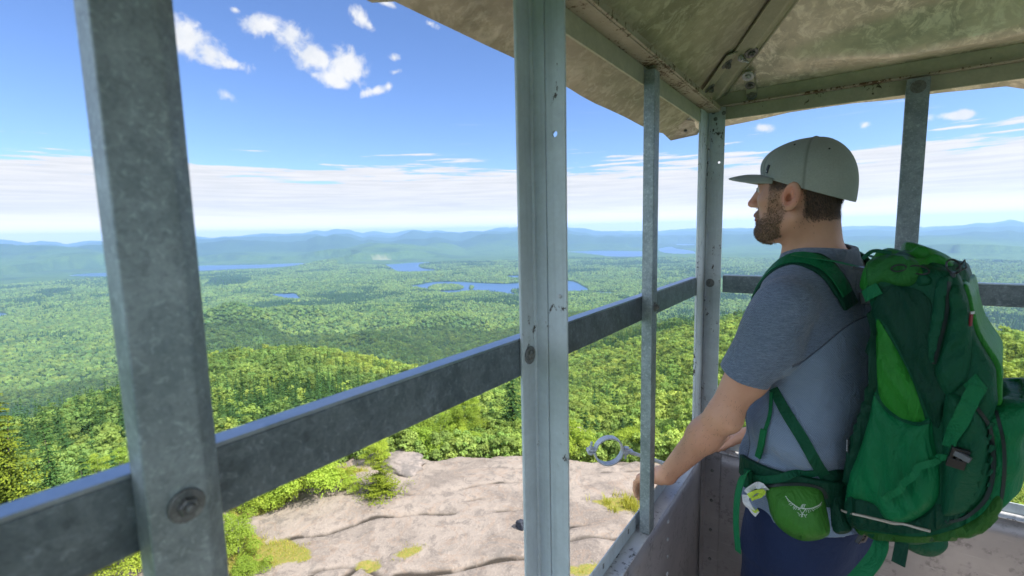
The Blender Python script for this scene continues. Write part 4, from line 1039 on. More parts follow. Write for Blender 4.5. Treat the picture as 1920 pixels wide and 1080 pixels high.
# -- the scrub and young trees behind the ledge, one by one
def infront(x, y):
    a = math.degrees(math.atan2(-x, y)); return -17 < a < 86
ROCKA = np.array(ROCK); placed = []
def scatter(n, r0, r1, sp, seed):
    r_ = np.random.default_rng(seed); out = []; tries = 0
    while len(out) < n and tries < 60000:
        tries += 1; a = R(r_.uniform(-15, 84)); d = r0*(r1/r0)**(r_.uniform()**.8); x, y = -d*math.sin(a), d*math.cos(a)
        s = sp*(.75+d/120)
        if any((x-u)**2+(y-v)**2 < s*s for u, v in placed): continue
        if polydist(np.array([x]), np.array([y]), ROCKA)[0] < .5: continue
        out.append((x, y, d, a)); placed.append((x, y))
    return out
G_BUSH = ('bright leafy bush in the thicket along the back edge of the rock', 'bush', 'bushes along the back edge of the rock')
G_BIRCH = ('young light green broadleaf tree on the slope below the rock', 'tree', 'young broadleaf trees below the rock')
G_SPR = ('dark pointed spruce among the light green trees below the rock', 'spruce', 'dark spruces below the rock')
PRO = []
# spruces that show up in the photograph
for px, py, rr, kd, sc in [(905,802,42,1,1.9),(922,800,40,0,1.45),(962,830,37,1,1.6),(884,770,52,0,1.6),(948,760,54,1,1.9),(1098,822,38,1,1.75),(1118,815,40,0,1.3),(1182,800,42,1,1.8),(820,800,46,1,1.5),(300,760,60,0,1.3),(205,820,44,1,1.5),(150,840,40,1,1.3),(1262,730,80,0,1),(1200,775,60,1,.7),(1168,735,85,0,1.1),(1190,830,40,0,.6),(560,690,210,2,1.2),(520,735,130,0,1.1),(1240,640,200,2,1.2),(1375,690,95,0,1.0),(1385,620,160,2,1.1),(1868,640,95,2,1.35),(1845,700,70,0,1.2),(1880,610,150,2,1.3),(1890,690,80,1,1.3)]:
    a, e = azel(px, py); x, y = -rr*math.sin(R(a)), rr*math.cos(R(a)); PRO.append((x, y)); placed.append((x, y))
    plant(('spruce', kd), 'spruce_tree', x, y, surf(x, y)-.1, sc, random.uniform(0, 6), *G_SPR)
for x, y, d, a in scatter(95, 25, 48, 1.35, 21):
    k = random.randrange(3); plant(('bush', k), 'leafy_bush', x, y, surf(x, y)-.08, random.uniform(.9, 1.5), random.uniform(0, 6), *G_BUSH)
for x, y, d, a in scatter(190, 33, 120, 2.0, 22):
    k = random.randrange(4)
    if random.random() < .20: plant(('spruce', random.randrange(3)), 'spruce_tree', x, y, surf(x, y)-.1, random.uniform(.6, 1.0), random.uniform(0, 6), *G_SPR)
    else: plant(('birch', k), 'birch_tree', x, y, surf(x, y)-.15, random.uniform(.65, 1.05)*(1 if d > 55 else .8), random.uniform(0, 6), *G_BIRCH, random.uniform(.85, 1.15))
# -- the forest beyond: one mass per kind, crowns instanced on points
def lump_mesh(name, seed, sub=2, H=1.0, flat=.85):
    bm = bmesh.new(); bmesh.ops.create_icosphere(bm, subdivisions=sub, radius=.5); P = np.array([v.co for v in bm.verts])
    n = fbm(P[:, 0]*4.2+seed*3, P[:, 1]*4.2+P[:, 2]*3.7, seed, 3)
    for v, k in zip(bm.verts, n): v.co = v.co*(1+.75*k); v.co.z = max(v.co.z, -.32)*flat+.38
    me = bpy.data.meshes.new(name); bm.to_mesh(me); bm.free(); me.update()
    fattr(me, 'tone', np.clip(n*1.2+.4, 0, 1)); return me
FP = {}
def fproto(key, me, m): me.materials.append(m); FP[key] = me
for i in range(4):
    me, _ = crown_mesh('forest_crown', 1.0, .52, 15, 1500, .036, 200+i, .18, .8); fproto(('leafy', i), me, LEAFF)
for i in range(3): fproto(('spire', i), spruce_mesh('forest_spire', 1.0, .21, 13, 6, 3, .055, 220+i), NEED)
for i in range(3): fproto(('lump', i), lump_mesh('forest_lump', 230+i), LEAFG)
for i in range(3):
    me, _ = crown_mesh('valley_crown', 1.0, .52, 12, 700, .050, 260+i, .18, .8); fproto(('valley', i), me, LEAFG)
def cone_mesh(name, seed):
    r_ = np.random.default_rng(seed); b = MB(); n = 7; pr = [(.20, .0), (.22, .15), (.15, .42), (.09, .7), (.0, 1.0)]
    v = []; f = []
    for rr, h in pr:
        for j in range(n): a = 6.283*j/n; k = rr*r_.uniform(.7, 1.25); v.append((k*math.cos(a), k*math.sin(a), h))
    for i in range(len(pr)-1):
        for j in range(n): f.append((i*n+j, i*n+(j+1) % n, (i+1)*n+(j+1) % n, (i+1)*n+j))
    me = pymesh(name, v, f); fattr(me, 'tone', r_.uniform(0, .6, len(v))); return me
for i in range(2): fproto(('cone', i), cone_mesh('forest_cone', 240+i), NEED)
def forest(name, label, keys, P, scale, seed):
    """points P (n,3) with a uniform scale each; instances picked at random among the crowns"""
    me = bpy.data.meshes.new(name); me.vertices.add(len(P)); me.vertices.foreach_set('co', np.asarray(P, np.float32).ravel()); me.update(); fattr(me, 'size', scale)
    r_ = np.random.default_rng(seed); fattr(me, 'turn', r_.uniform(0, 6.28, len(P)))
    a = me.attributes.new('which', 'INT', 'POINT'); a.data.foreach_set('value', r_.integers(0, len(keys), len(P)).astype(np.int32))
    o = link(name, me, None, None, kind='stuff'); o['label'] = label; o['category'] = 'forest'
    g = bpy.data.node_groups.new(name, 'GeometryNodeTree'); g.interface.new_socket('Geometry', in_out='INPUT', socket_type='NodeSocketGeometry'); g.interface.new_socket('Geometry', in_out='OUTPUT', socket_type='NodeSocketGeometry')
    N = g.nodes; L = g.links; gi = N.new('NodeGroupInput'); go = N.new('NodeGroupOutput'); ip = N.new('GeometryNodeInstanceOnPoints'); gtoi = N.new('GeometryNodeGeometryToInstance')
    m2p = N.new('GeometryNodeMeshToPoints'); L.new(gi.outputs[0], m2p.inputs[0]); L.new(m2p.outputs[0], ip.inputs['Points'])
    for k in keys[::-1]:
        oi = N.new('GeometryNodeObjectInfo'); oi.inputs['Object'].default_value = FOBJ[k]; oi.inputs['As Instance'].default_value = True; oi.transform_space = 'ORIGINAL'; L.new(oi.outputs['Geometry'], gtoi.inputs[0])
    L.new(gtoi.outputs[0], ip.inputs['Instance']); ip.inputs['Pick Instance'].default_value = True
    def na(nm, ty):
        q = N.new('GeometryNodeInputNamedAttribute'); q.data_type = ty; q.inputs[0].default_value = nm; return q.outputs[0]
    L.new(na('which', 'INT'), ip.inputs['Instance Index']); L.new(na('size', 'FLOAT'), ip.inputs['Scale'])
    cx = N.new('ShaderNodeCombineXYZ'); L.new(na('turn', 'FLOAT'), cx.inputs[2]); L.new(cx.outputs[0], ip.inputs['Rotation'])
    L.new(ip.outputs[0], go.inputs[0]); md = o.modifiers.new('instances', 'NODES'); md.node_group = g; return o
# every crown shape also stands once in the forest as a real tree far down the slope
FOBJ = {}
_r = np.random.default_rng(77)
for n, (k, me) in enumerate(FP.items()):
    a = R(20+4.3*n); d = 150+9*n; x, y = -d*math.sin(a), d*math.cos(a)
    o = bpy.data.objects.new('forest_tree', me); COL.objects.link(o); o.location = (x, y, surf(x, y)); o.scale = (6, 6, 6)
    conif = k[0] in ('spire', 'cone'); tag(o, 'dark spruce in the unbroken forest on the slope' if conif else 'broadleaf tree in the unbroken forest on the slope', 'tree', 'single spruces in the forest mass' if conif else 'single broadleaf trees in the forest mass'); FOBJ[k] = o
def fpoints(r0, r1, sp, seed):
    r_ = np.random.default_rng(seed); n = int(R(122)*(r1*r1-r0*r0)/2/sp**2)
    d = np.sqrt(r_.uniform(r0*r0, r1*r1, n)); a = np.radians(r_.uniform(-24, 98, n)); x = -d*np.sin(a); y = d*np.cos(a)
    z = height(x, y); m = lakedist(x, y) > 4; m &= polydist(x, y, ROCKA) > 1.0
    for P in PRO: m &= (x-P[0])**2+(y-P[1])**2 > 2.2
    return x[m], y[m], z[m], d[m], a[m]
def visible(x, y, z, d, a, hgt):
    """drop the crowns that lie wholly behind the land in front of them"""
    nb_ = 700; ab = np.linspace(R(-25), R(99), nb_); rr = np.geomspace(24, 5400, 260); AAg, RRg = np.meshgrid(ab, rr, indexing='ij')
    zz = height((-RRg*np.sin(AAg)).ravel(), (RRg*np.cos(AAg)).ravel()).reshape(AAg.shape); hor = np.maximum.accumulate(zz/RRg, axis=1)
    i = np.clip(((a-ab[0])/(ab[-1]-ab[0])*(nb_-1)).astype(int), 0, nb_-1); j = np.clip(np.searchsorted(rr, d*.97)-1, 0, 259)
    return (z+hgt*1.1)/d > hor[i, j]-.012
LAY = [(84, 420, 3.7, 'n', 6.4), (420, 1500, 5.8, 'm', 8.0), (1500, 3300, 8.2, 'f', 9.0), (3300, 5600, 13.5, 'v', 12.0)]
for q, (r0, r1, sp, kd, hh) in enumerate(LAY):
    x, y, z, d, a = fpoints(r0, r1, sp, 300+q); r_ = np.random.default_rng(400+q)
    cn = .8*fbm(x/160+3, y/160-2, 71, 4)+.75*fbm(x/750, y/750, 72, 3)+r_.normal(size=len(x))*.13
    con = cn > (.17 if kd != 'n' else .36); con |= r_.uniform(size=len(x)) < (.09 if kd != 'n' else .045); hg = hh*(.50+.95*r_.uniform(0, 1, len(x))**1.3)*(.8+.2*np.clip(d/r1, 0, 1)); m = visible(x, y, z, d, a, hg)
    in_cloud_shade = np.zeros(len(x), bool)  # dark spruces also planted to deepen the painted cloud shadows
    for P in CLOUD_SHADES:
        P2 = [cast(px, py) for px, py in P]; in_cloud_shade |= inpoly(x, y, P2)
    con |= in_cloud_shade
    for cc_, ky in ((False, [('leafy', i) for i in range(4)] if kd in 'n' else [('valley', i) for i in range(3)] if kd == 'm' else [('lump', i) for i in range(3)]), (True, [('spire', i) for i in range(3)] if kd in 'nm' else [('cone', i) for i in range(2)])):
        s_ = m & (con == cc_)
        if not s_.any(): continue
        sc = hg[s_]*(1.35 if cc_ else 1.0)*(1.0 if kd in 'nm' or cc_ else 1.15)
        lab = {'n': 'on the near slope', 'm': 'on the lower hillside', 'f': 'across the valley in front of the lakes', 'v': 'around and beyond the lakes'}[kd]
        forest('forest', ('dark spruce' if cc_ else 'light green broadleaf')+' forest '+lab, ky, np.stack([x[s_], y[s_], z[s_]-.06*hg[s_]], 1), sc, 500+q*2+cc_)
# -- low scrub that fills the gaps between the single trees
r_ = np.random.default_rng(91); n = 10800; d = 25*(100/25)**(r_.uniform(0, 1, n)**1.25); a = np.radians(r_.uniform(-24, 98, n)); x = -d*np.sin(a); y = d*np.cos(a)
m = polydist(x, y, ROCKA) > .2; x, y, d = x[m], y[m], d[m]; z = np.array([surf(u, v) for u, v in zip(x, y)])
forest('undergrowth', 'low green scrub filling the gaps between the young trees', [('leafy', i) for i in range(4)], np.stack([x, y, z-.15], 1), np.random.default_rng(5).uniform(.7, 2.0, len(x)), 600)
# ================================================================ grass tufts rooted in the pockets of soil on the rock
r_ = np.random.default_rng(15); V = []; F = []; Tn = []
for P, dn_, hh in [(q, d_, h_) for q, d_, h_ in zip(PATCH, (14, 10, 8, 10, 22, 60, 10, 12), (.10, .10, .08, .09, .20, .30, .09, .12))]:
    P = np.array(P); lo, hi = P.min(0)-.3, P.max(0)+.3; n = int(dn_*(hi-lo).prod()*2.2); q = r_.uniform(lo, hi, (n, 2)); d = polydist(q[:, 0], q[:, 1], P); q = q[d < .15*r_.normal(size=n)]
    q = q[fbm(q[:, 0]*1.6, q[:, 1]*1.6, 33, 3) > -.12]
    z = rockz(q[:, 0], q[:, 1])
    for (x, y), zz in zip(q, z):
        tn = r_.uniform()
        for k in range(6):
            a = r_.uniform(0, 6.28); h = hh*r_.uniform(.5, 1.3); w = .012+.02*h; o = r_.normal(size=2)*.07; dx, dy = math.cos(a), math.sin(a); l = h*r_.uniform(.2, .7); b = len(V)
            V += [(x+o[0]-dy*w, y+o[1]+dx*w, zz-.03), (x+o[0]+dy*w, y+o[1]-dx*w, zz-.03), (x+o[0]+dx*l, y+o[1]+dy*l, zz+h)]; F.append((b, b+1, b+2)); Tn += [tn]*3
me = npmesh('grass', V, F); fattr(me, 'tone', Tn)
link('grass', me, leafmat('grass_blades', (.22, .25, .03), (.42, .36, .08), (.30, .30, .05), .4), None, kind='stuff', label='yellow-green grass growing in soil pockets on the rock', cat='grass')
# loose stones and chips of rock
# ================================================================ the hiker
HD = R(24); BF = Frame((-.055, 1.440, FZ), (-math.cos(HD), math.sin(HD)))
HF = Frame((-.106, 1.392, .076), (-math.cos(R(9)), math.sin(R(9))), R(-1))
person = thing('person', 'man in an olive cap, heather blue t-shirt and navy shorts leaning on the sills', 'person', (-.055, 1.44, FZ))
PROF = np.array([[.74,-.005,.105,.160],[.84,-.008,.112,.170],[.95,-.004,.106,.168],[1.08,.004,.098,.150],[1.20,.004,.104,.156],[1.33,.006,.110,.168],[1.42,.012,.098,.168],[1.49,.016,.082,.140],[1.545,.018,.060,.078],[1.60,.018,.053,.058]])
def torso(p, g=0.0, gx=0.0):
    z = p[:, 2]; c = np.interp(z, PROF[:, 0], PROF[:, 1]); d = np.interp(z, PROF[:, 0], PROF[:, 2])+g+gx; w = np.interp(z, PROF[:, 0], PROF[:, 3])+g
    x = (p[:, 0]-c)/d; y = p[:, 1]/w; e = (np.abs(x)**2.3+np.abs(y)**2.3)**(1/2.3)
    q = (e-1)*np.minimum(d, w)*.9
    return np.maximum(q, np.maximum(z-1.56, .80-z))
# joints in the body frame
SHL, ELL, WRL = (-.008, .185, 1.445), (.085, .258, 1.165), (.268, .246, .925)
SHR, ELR, WRR = (.010, -.188, 1.445), (.150, -.270, 1.170), (.310, -.232, .915)
def arm(p, S_, E_, W_):
    d = s_cone(p, S_, E_, .053, .038)
    S_, E_, W_ = map(np.array, (S_, E_, W_)); ax = (E_-S_); f = (W_-E_)
    d = smin(d, s_ell(p, S_+ax*.42+np.array([.002, 0, 0]), (.046, .044, .105)), .03)
    d = smin(d, s_cone(p, E_, E_+f*.32, .038, .0415), .02); d = smin(d, s_cone(p, E_+f*.28, W_, .0405, .0250), .02)
    d = smin(d, s_ell(p, E_-np.array([.020, 0, 0.0])+ax*.02, (.026, .026, .03)), .02)
    return d
def hand(p, W_, fwd, up, side, curl, thumb=1):
    """palm and five fingers; fwd along the hand, up away from the palm, side towards the thumb"""
    W_, fwd, up, side = [np.array(q, float) for q in (W_, fwd, up, side)]; d = s_cone(p, W_, W_+fwd*.03, .026, .027)
    c = W_+fwd*.062; Rm = np.stack([fwd, side, up], 1)
    d = smin(d, s_box(p, c, (.046, .040, .0145), .0135, Rm), .018)
    for i, (o, l, r_) in enumerate([(.029, .088, .0086), (.0095, .098, .0089), (-.0105, .092, .0085), (-.029, .073, .0076)]):
        k = W_+fwd*(.104-.004*abs(i-1.2))+side*o+up*.003; a0 = curl[i] if isinstance(curl[0], (int, float)) else 0
        q = k; ang = .12; fr = (.45, .30, .25)
        for j in range(3):
            ang += a0*(.55, .9, .7)[j]; dr = fwd*math.cos(ang)-up*math.sin(ang)+side*o*.9; dr /= np.linalg.norm(dr); e = q+dr*l*fr[j]
            d = smin(d, s_cone(p, q, e, r_*(1.05, .98, .92)[j], r_*(.98, .92, .82)[j]), .0045 if j else .009); q = e
    t0 = W_+fwd*.030+side*.030; t1 = t0+fwd*.030+side*.024-up*.006; t2 = t1+fwd*.030+side*.010-up*.008; t3 = t2+fwd*.025-side*.002-up*.006
    d = smin(d, s_cone(p, t0, t1, .0145, .0115), .014); d = smin(d, s_cone(p, t1, t2, .0112, .0098), .005); d = smin(d, s_cone(p, t2, t3, .0098, .0082), .004)
    return d
def nrm(v): v = np.array(v, float); return v/np.linalg.norm(v)
# left hand: heel on the left sill, fingers folded over its outer edge; right hand on the far sill
hl_f = nrm((.75, -.10, -.42)); hl_s = nrm(np.cross((0, 0, 1), hl_f)*-1); hl_u = np.cross(hl_f, hl_s);  hl_u = hl_u if hl_u[2] > 0 else -hl_u
hr_f = nrm((.70, .12, -.36)); hr_s = nrm(np.cross((0, 0, 1), hr_f)); hr_u = np.cross(hr_f, hr_s); hr_u = hr_u if hr_u[2] > 0 else -hr_u
LEGS = [((-.005, s*.092, .90), (.015, s*.100, .50), (-.02, s*.105, .10)) for s in (1, -1)]
def legs(p, g=0.0):
    d = None
    for a, b, c in LEGS:
        q = smin(s_cone(p, a, b, .088+g, .058+g), s_cone(p, b, np.array(c)+[-.012, 0, .17], .054, .056), .03); q = smin(q, s_cone(p, np.array(c)+[-.012, 0, .17], c, .052, .036), .03)
        d = q if d is None else np.minimum(d, q)
    return d
def head(P):
    p = ((P-HF.O) @ HF.M).astype(np.float32)
    d = s_ell(p, (-.009, 0, .034), (.093, .077, .086))
    d = smin(d, s_ell(p, (.028, 0, -.022), (.066, .063, .078)), .03)
    d = smin(d, s_ell(p, (.030, 0, -.068), (.056, .054, .042)), .025)
    d = smin(d, s_ell(p, (.068, 0, -.094), (.022, .026, .018)), .022)
    for s in (1, -1):
        d = smin(d, s_ell(p, (.058, s*.043, -.014), (.026, .018, .017)), .02)
        d = smin(d, s_cone(p, (-.002, s*.058, -.060), (.058, s*.030, -.094), .016, .016), .022)
        d = smax(d, -s_ell(p, (.093, s*.031, .012), (.018, .019, .012)), .012)
        d = smin(d, s_ell(p, (.0795, s*.031, .0115), (.0125, .0135, .0115)), .003)
    d = smin(d, s_ell(p, (.083, 0, .033), (.014, .050, .011)), .014)
    d = smin(d, s_cone(p, (.090, 0, .020), (.112, 0, -.020), .0075, .0098), .012); d = smin(d, s_ell(p, (.111, 0, -.0215), (.0105, .0095, .0085)), .006)
    for s in (1, -1): d = smin(d, s_ell(p, (.100, s*.0105, -.0265), (.0105, .0065, .0062)), .006)
    d = smin(d, s_ell(p, (.092, 0, -.050), (.012, .024, .009)), .01)
    d = smin(d, s_ell(p, (.0985, 0, -.0525), (.0068, .019, .0042)), .004); d = smin(d, s_ell(p, (.0965, 0, -.0635), (.0072, .017, .0050)), .004)
    # beard bulk
    d = smin(d, s_ell(p, (.062, 0, -.094), (.036, .036, .026)), .02)
    for s in (1, -1):
        c = np.array((.001, s*.0815, -.010)); a = R(12); ex = np.array([math.cos(a), s*-.20, math.sin(a)*1.0]); ex /= np.linalg.norm(ex); ez = np.array([-math.sin(a), s*.10, math.cos(a)]); ez -= ex*(ez@ex); ez /= np.linalg.norm(ez); ey = np.cross(ez, ex); Rm = np.stack([ex, ey, ez], 1)
        e = s_ell(p, c, (.0215, .0078, .0345), Rm)
        e = smin(e, s_ell(p, c-ez*.024+ex*.004, (.009, .007, .010), Rm), .006)
        e = smax(e, -s_ell(p, c+ex*.003+ey*s*.0105+ez*.003, (.0155, .0130, .0255), Rm), .001)
        e = smin(e, s_ell(p, c+ex*.009-ez*.006+ey*s*.001, (.0045, .006, .0075), Rm), .004)
        e = smin(e, s_ell(p, c-ex*.002+ez*.006+ey*s*.002, (.0035, .004, .013), Rm), .004)
        d = smin(d, e, .005)
        d = smax(d, -s_ell(p, c+ex*.005-ez*.004, (.0065, .016, .0095), Rm), .002)
    return d
NKa, NKb = BF.l(HF.w((-.014, 0, -.058))), (.022, 0, 1.53)
def body_fn(P):
    p = BF.l(P).astype(np.float32)
    d = torso(p)
    for s in (1, -1): d = smin(d, s_cone(p, (.014, s*.045, 1.530), (.004, s*.155, 1.452), .040, .045), .05)
    d = smin(d, s_cone(p, NKb, NKa, .058, .052), .032)
    d = smin(d, s_cone(p, (.002, 0, 1.49), BF.l(HF.w((-.040, 0, -.03))), .046, .040), .028)
    for s in (1, -1): d = smin(d, s_cone(p, BF.l(HF.w((-.01, s*.055, -.055))), (.070, s*.018, 1.505), .013, .012), .022)
    d = smin(d, arm(p, SHL, ELL, WRL), .016); d = smin(d, arm(p, SHR, ELR, WRR), .016)
    d = smin(d, legs(p), .04)
    d = smin(d, head(P), .018)
    d = smin(d, hand(p, WRL, hl_f, hl_u, hl_s, (.42, .50, .55, .6)), .012)
    d = smin(d, hand(p, WRR, hr_f, hr_u, hr_s, (.30, .34, .38, .42)), .012)
    return d
V, Q = surface(body_fn, (-.62, 1.02, FZ+.02), (.28, 2.02, .30), .0032); V = relax(V, Q, 1, .4); NB = normals(V, Q)
bme = npmesh('body', V, Q)
hp = HF.l(V); hx, hy, hz_l = hp[:, 0], hp[:, 1], hp[:, 2]
nz1 = fbm(hx*70, hz_l*70+hy*50, 80, 3)
headm = (hz_l > -.20)
# hair: below the cap's edge, behind the ear, fading on the nape
eard = np.abs(hy) > .0765
back = (1-eard*(hx > -.03))*sstep(-hx, .016, .028)*sstep(hz_l+.012*nz1, -.075, -.045)
side = (1-eard*(hx < .028))*sstep(hx, -.03, -.02)*(1-sstep(hx, .050+.010*nz1, .060))*sstep(hz_l, .004, .014)*(np.abs(hy) > .045)
hair = np.clip(np.maximum(back, side), 0, 1)*headm
neckf = sstep(-hx, .0, .02)*sstep(hz_l, -.115, -.05)*.35*headm
# beard: cheek line from the sideburn down to the mouth corner, jaw line below
ck = -.016-.034*sstep(hx, .030, .085); jawlo = -.062-.058*sstep(hx, .012, .062)
bl = sstep(ck-hz_l+.014*nz1, -.006, .026)*sstep(hx+.006*nz1, .008, .024)*sstep(hz_l+.010*nz1-jawlo, -.010, .010)
burn = (1-eard*(hx < .026))*sstep(hx+.004*nz1, .022, .032)*(1-sstep(hx+.006*nz1, .050, .062))*sstep(.016-hz_l, -.004, .01)*(np.abs(hy) > .040)*sstep(hz_l, -.13, -.12)
mus = sstep(.0115-np.abs(hz_l+.0445), -.003, .003)*(hx > .075)*(np.abs(hy) < .032)
lips = ((hx > .092) & (np.abs(hy) < .021) & (hz_l < -.0475) & (hz_l > -.0690)).astype(float)
beard = np.clip(np.maximum(np.maximum(bl, burn), mus)*(1-lips), 0, 1)*headm
eye = ((((hx-.0795)/.0135)**2+((np.abs(hy)-.031)/.0145)**2+((hz_l-.0115)/.0122)**2) < 1.0)*(hx > .084)*(np.abs(hz_l-.0115) < .0065)
brow = sstep(.006-np.abs(hz_l-.030), -.002, .002)*(np.abs(hy) > .012)*(np.abs(hy) < .050)*(hx > .07)
fattr(bme, 'hair', np.maximum(hair, np.maximum(neckf, brow))); fattr(bme, 'beard', beard); fattr(bme, 'lip', lips); fattr(bme, 'eyes', eye.astype(float))
pb = BF.l(V)
flush = np.maximum(sstep(.030-np.linalg.norm((hp-np.array([.002, .082, -.010])), axis=1), 0, .012), sstep(.020-np.linalg.norm(hp-np.array([.115, 0, -.022]), axis=1), 0, .012))
fattr(bme, 'flush', flush)
def _skin(t, co):
    n1 = t.noise(co, 34, 5, .65); n2 = t.noise(co, 210, 4, .7); n3 = t.noise(co, 9, 3, .5)
    c = t.mix(n1, (.56, .29, .18), (.66, .365, .24)); c = t.mix(t.math('MULTIPLY', t.step(n3, .45, .7), .35), c, (.53, .25, .165))
    c = t.mix(t.math('MULTIPLY', t.step(n2, .60, .75), .25), c, (.45, .22, .14))
    c = t.mix(t.math('MULTIPLY', t.attr('flush'), .55), c, (.72, .27, .18)); c = t.mix(t.attr('lip'), c, (.45, .18, .14))
    c = t.mix(t.math('MULTIPLY', t.attr('hair'), .85), c, (.045, .030, .022)); c = t.mix(t.math('MULTIPLY', t.attr('beard'), t.math('MULTIPLY_ADD', n1, .7, .12)), c, (.17, .10, .06))
    c = t.mix(t.attr('eyes'), c, (.55, .52, .48))
    return bsdf(t, c, t.mix(t.attr('hair'), .48, .8, 'FLOAT'), 0, t.bump(t.math('ADD', n2, t.math('MULTIPLY', n1, .6)), .0012, .35), spec=.35, sss=(.12, (.012, .005, .003), 1.0))
SKIN = mat('skin', _skin)
body = link('body', bme, SKIN, person, True)
# -- strands of hair and beard, each a thin tapering blade
def strands(name, mask, n, length, r_, m, lay, jit, off=0.0):
    tri = Q; w = mask[tri].mean(1); A = np.linalg.norm(np.cross(V[tri[:, 2]]-V[tri[:, 0]], V[tri[:, 3]]-V[tri[:, 1]]), axis=1)*w; k = r_.choice(len(tri), n, p=A/A.sum())
    u, v = r_.uniform(0, 1, (2, n, 1)); q = tri[k]; P = (V[q[:, 0]]*(1-u)+V[q[:, 1]]*u)*(1-v)+(V[q[:, 3]]*(1-u)+V[q[:, 2]]*u)*v; N = NB[q[:, 0]]
    D = N*off+lay(P, N)+r_.normal(size=P.shape)*jit; D -= N*np.minimum(0, np.sum(D*N, 1, keepdims=True)); D /= np.linalg.norm(D, axis=1)[:, None]
    L = length*r_.uniform(.5, 1.15, (n, 1)); sd_ = np.cross(D, N); sd_ /= np.linalg.norm(sd_, axis=1)[:, None]+1e-9; wd = .00045 if name != 'arm_hair' else .00022
    a = P-sd_*wd-N*.0005; b = P+sd_*wd-N*.0005; mid = P+D*L*.55; tip = P+D*L+np.array([0, 0, -.12])*L
    VV = np.stack([a, b, mid+sd_*wd*.8, mid-sd_*wd*.8, tip+sd_*wd*.2, tip-sd_*wd*.2], 1).reshape(-1, 3); i = np.arange(n)[:, None]*6
    F = np.concatenate([i+np.array([[0, 1, 2, 3]]), i+np.array([[3, 2, 4, 5]])]); me = npmesh(name, VV, F); fattr(me, 'tone', np.repeat(r_.uniform(0, 1, n), 6)); return link(name, me, m, person)
HAIRM = mat('dark_brown_hair', lambda t, co: bsdf(t, t.mix(t.attr('tone'), (.035, .024, .018), (.13, .09, .065)), .5, spec=.4))
BEARDM = mat('brown_beard', lambda t, co: bsdf(t, t.mix(t.attr('tone'), (.08, .045, .025), (.36, .22, .12)), .5, spec=.4))
rs2 = np.random.default_rng(31)
dn = lambda x, z: (lambda P, N: np.tile(HF.d((x, 0, z)), (len(P), 1)))
strands('hair', hair*(hair > .3), 17000, .0065, rs2, HAIRM, dn(-.35, -1.0), .28, .35)
strands('beard', beard*(beard > .2)*(.22+.78*sstep(-hz_l, .03, .09)), 9000, .0052, rs2, BEARDM, dn(.25, -.85), .40, .50)
fo = BF.l(V); _e = np.array(ELL); _w = np.array(WRL); _ax = _w-_e; _t = ((fo-_e) @ _ax)/(_ax @ _ax); _rd = np.linalg.norm(fo-_e-_t[:, None]*_ax, axis=1)
armh = ((_t > -.25) & (_t < .95) & (_rd < .075)).astype(float)
strands('arm_hair', armh, 600, .0075, rs2, HAIRM, lambda P, N: np.tile(BF.d(_ax/np.linalg.norm(_ax)), (len(P), 1))*.9, .45, .25)
strands('neck_stubble', neckf*(V[:, 2] > -.03), 500, .0035, rs2, HAIRM, dn(-.35, -1.0), .3, .3)
# -- iris
for s in (1, -1):
    c = HF.w((.0921, s*.0325, .0118)); MB().lathe(c, HF.d((1, s*.1, 0)), [(.0052, -.002), (.0052, .0003), (.003, .0009)], 14).build('iris', mat('iris', lambda t, co: bsdf(t, (.05, .06, .05), .1)), body, smooth=True)
# ---------------------------------------------------------------- clothes
def folds(p):
    x, y, z = p[:, 0], p[:, 1], p[:, 2]
    return .0060*np.sin(24*z+9*y+6*x+2*np.sin(11*y))*np.clip((1.35-z)*4, 0, 1)+.0055*np.sin(17*x-22*z+3*np.sin(9*z))
def shirt_parts(p, cut):
    z = p[:, 2]; d = torso(p, .012, np.float32(0))
    bag = np.interp(z, [.93, .98, 1.06, 1.15, 1.30], [.026, .024, .016, .016, .003]); d = d-bag.astype(np.float32)
    for s, S_, E_ in ((1, SHL, ELL), (-1, SHR, ELR)):
        S2, E2 = np.array(S_), np.array(E_); d = smin(d, s_cone(p, (.012, s*.045, 1.528), (.002, s*.158, 1.455), .048, .056), .05)
        q = s_cone(p, S2, S2+(E2-S2)*.80, .066, .064); q = smin(q, s_ell(p, S2+(E2-S2)*.25+[-.010, 0, 0], (.063, .057, .10)), .03)
        if cut:
            L = np.linalg.norm(E2-S2); ax = (E2-S2)/L; q = np.maximum(q, (p-S2) @ ax-L*.665-.006*np.sin(p[:, 0]*40))
        d = smin(d, q, .014) if cut else np.minimum(d, q)
    return d+(folds(p)+.6*(.006*np.sin(50*(p[:, 2]*.8+p[:, 0]*.5)+2.5*np.sin(30*p[:, 0]))*np.exp(-(((p[:, 1]-.165)/.05)**2+((p[:, 2]-1.33)/.08)**2)))).astype(np.float32)
def shirt_fn(P):
    p = BF.l(P).astype(np.float32); o = shirt_parts(p, True); un = shirt_parts(p, False)
    hem = .935-.012*np.sin(p[:, 1]*9)-p[:, 2]
    col = s_ell(p, (.018, 0, 1.556), (.074, .068, .052))
    d = np.maximum(np.maximum(o, -col), hem)
    return np.maximum(d, -np.maximum(un+.0075, hem-.03))
SV, SQ = surface(shirt_fn, (-.42, 1.05, -.74), (.22, 1.86, .0), .0034); SV = relax(SV, SQ, 2, .45)
sme = npmesh('tshirt', SV, SQ); sp_ = BF.l(SV)
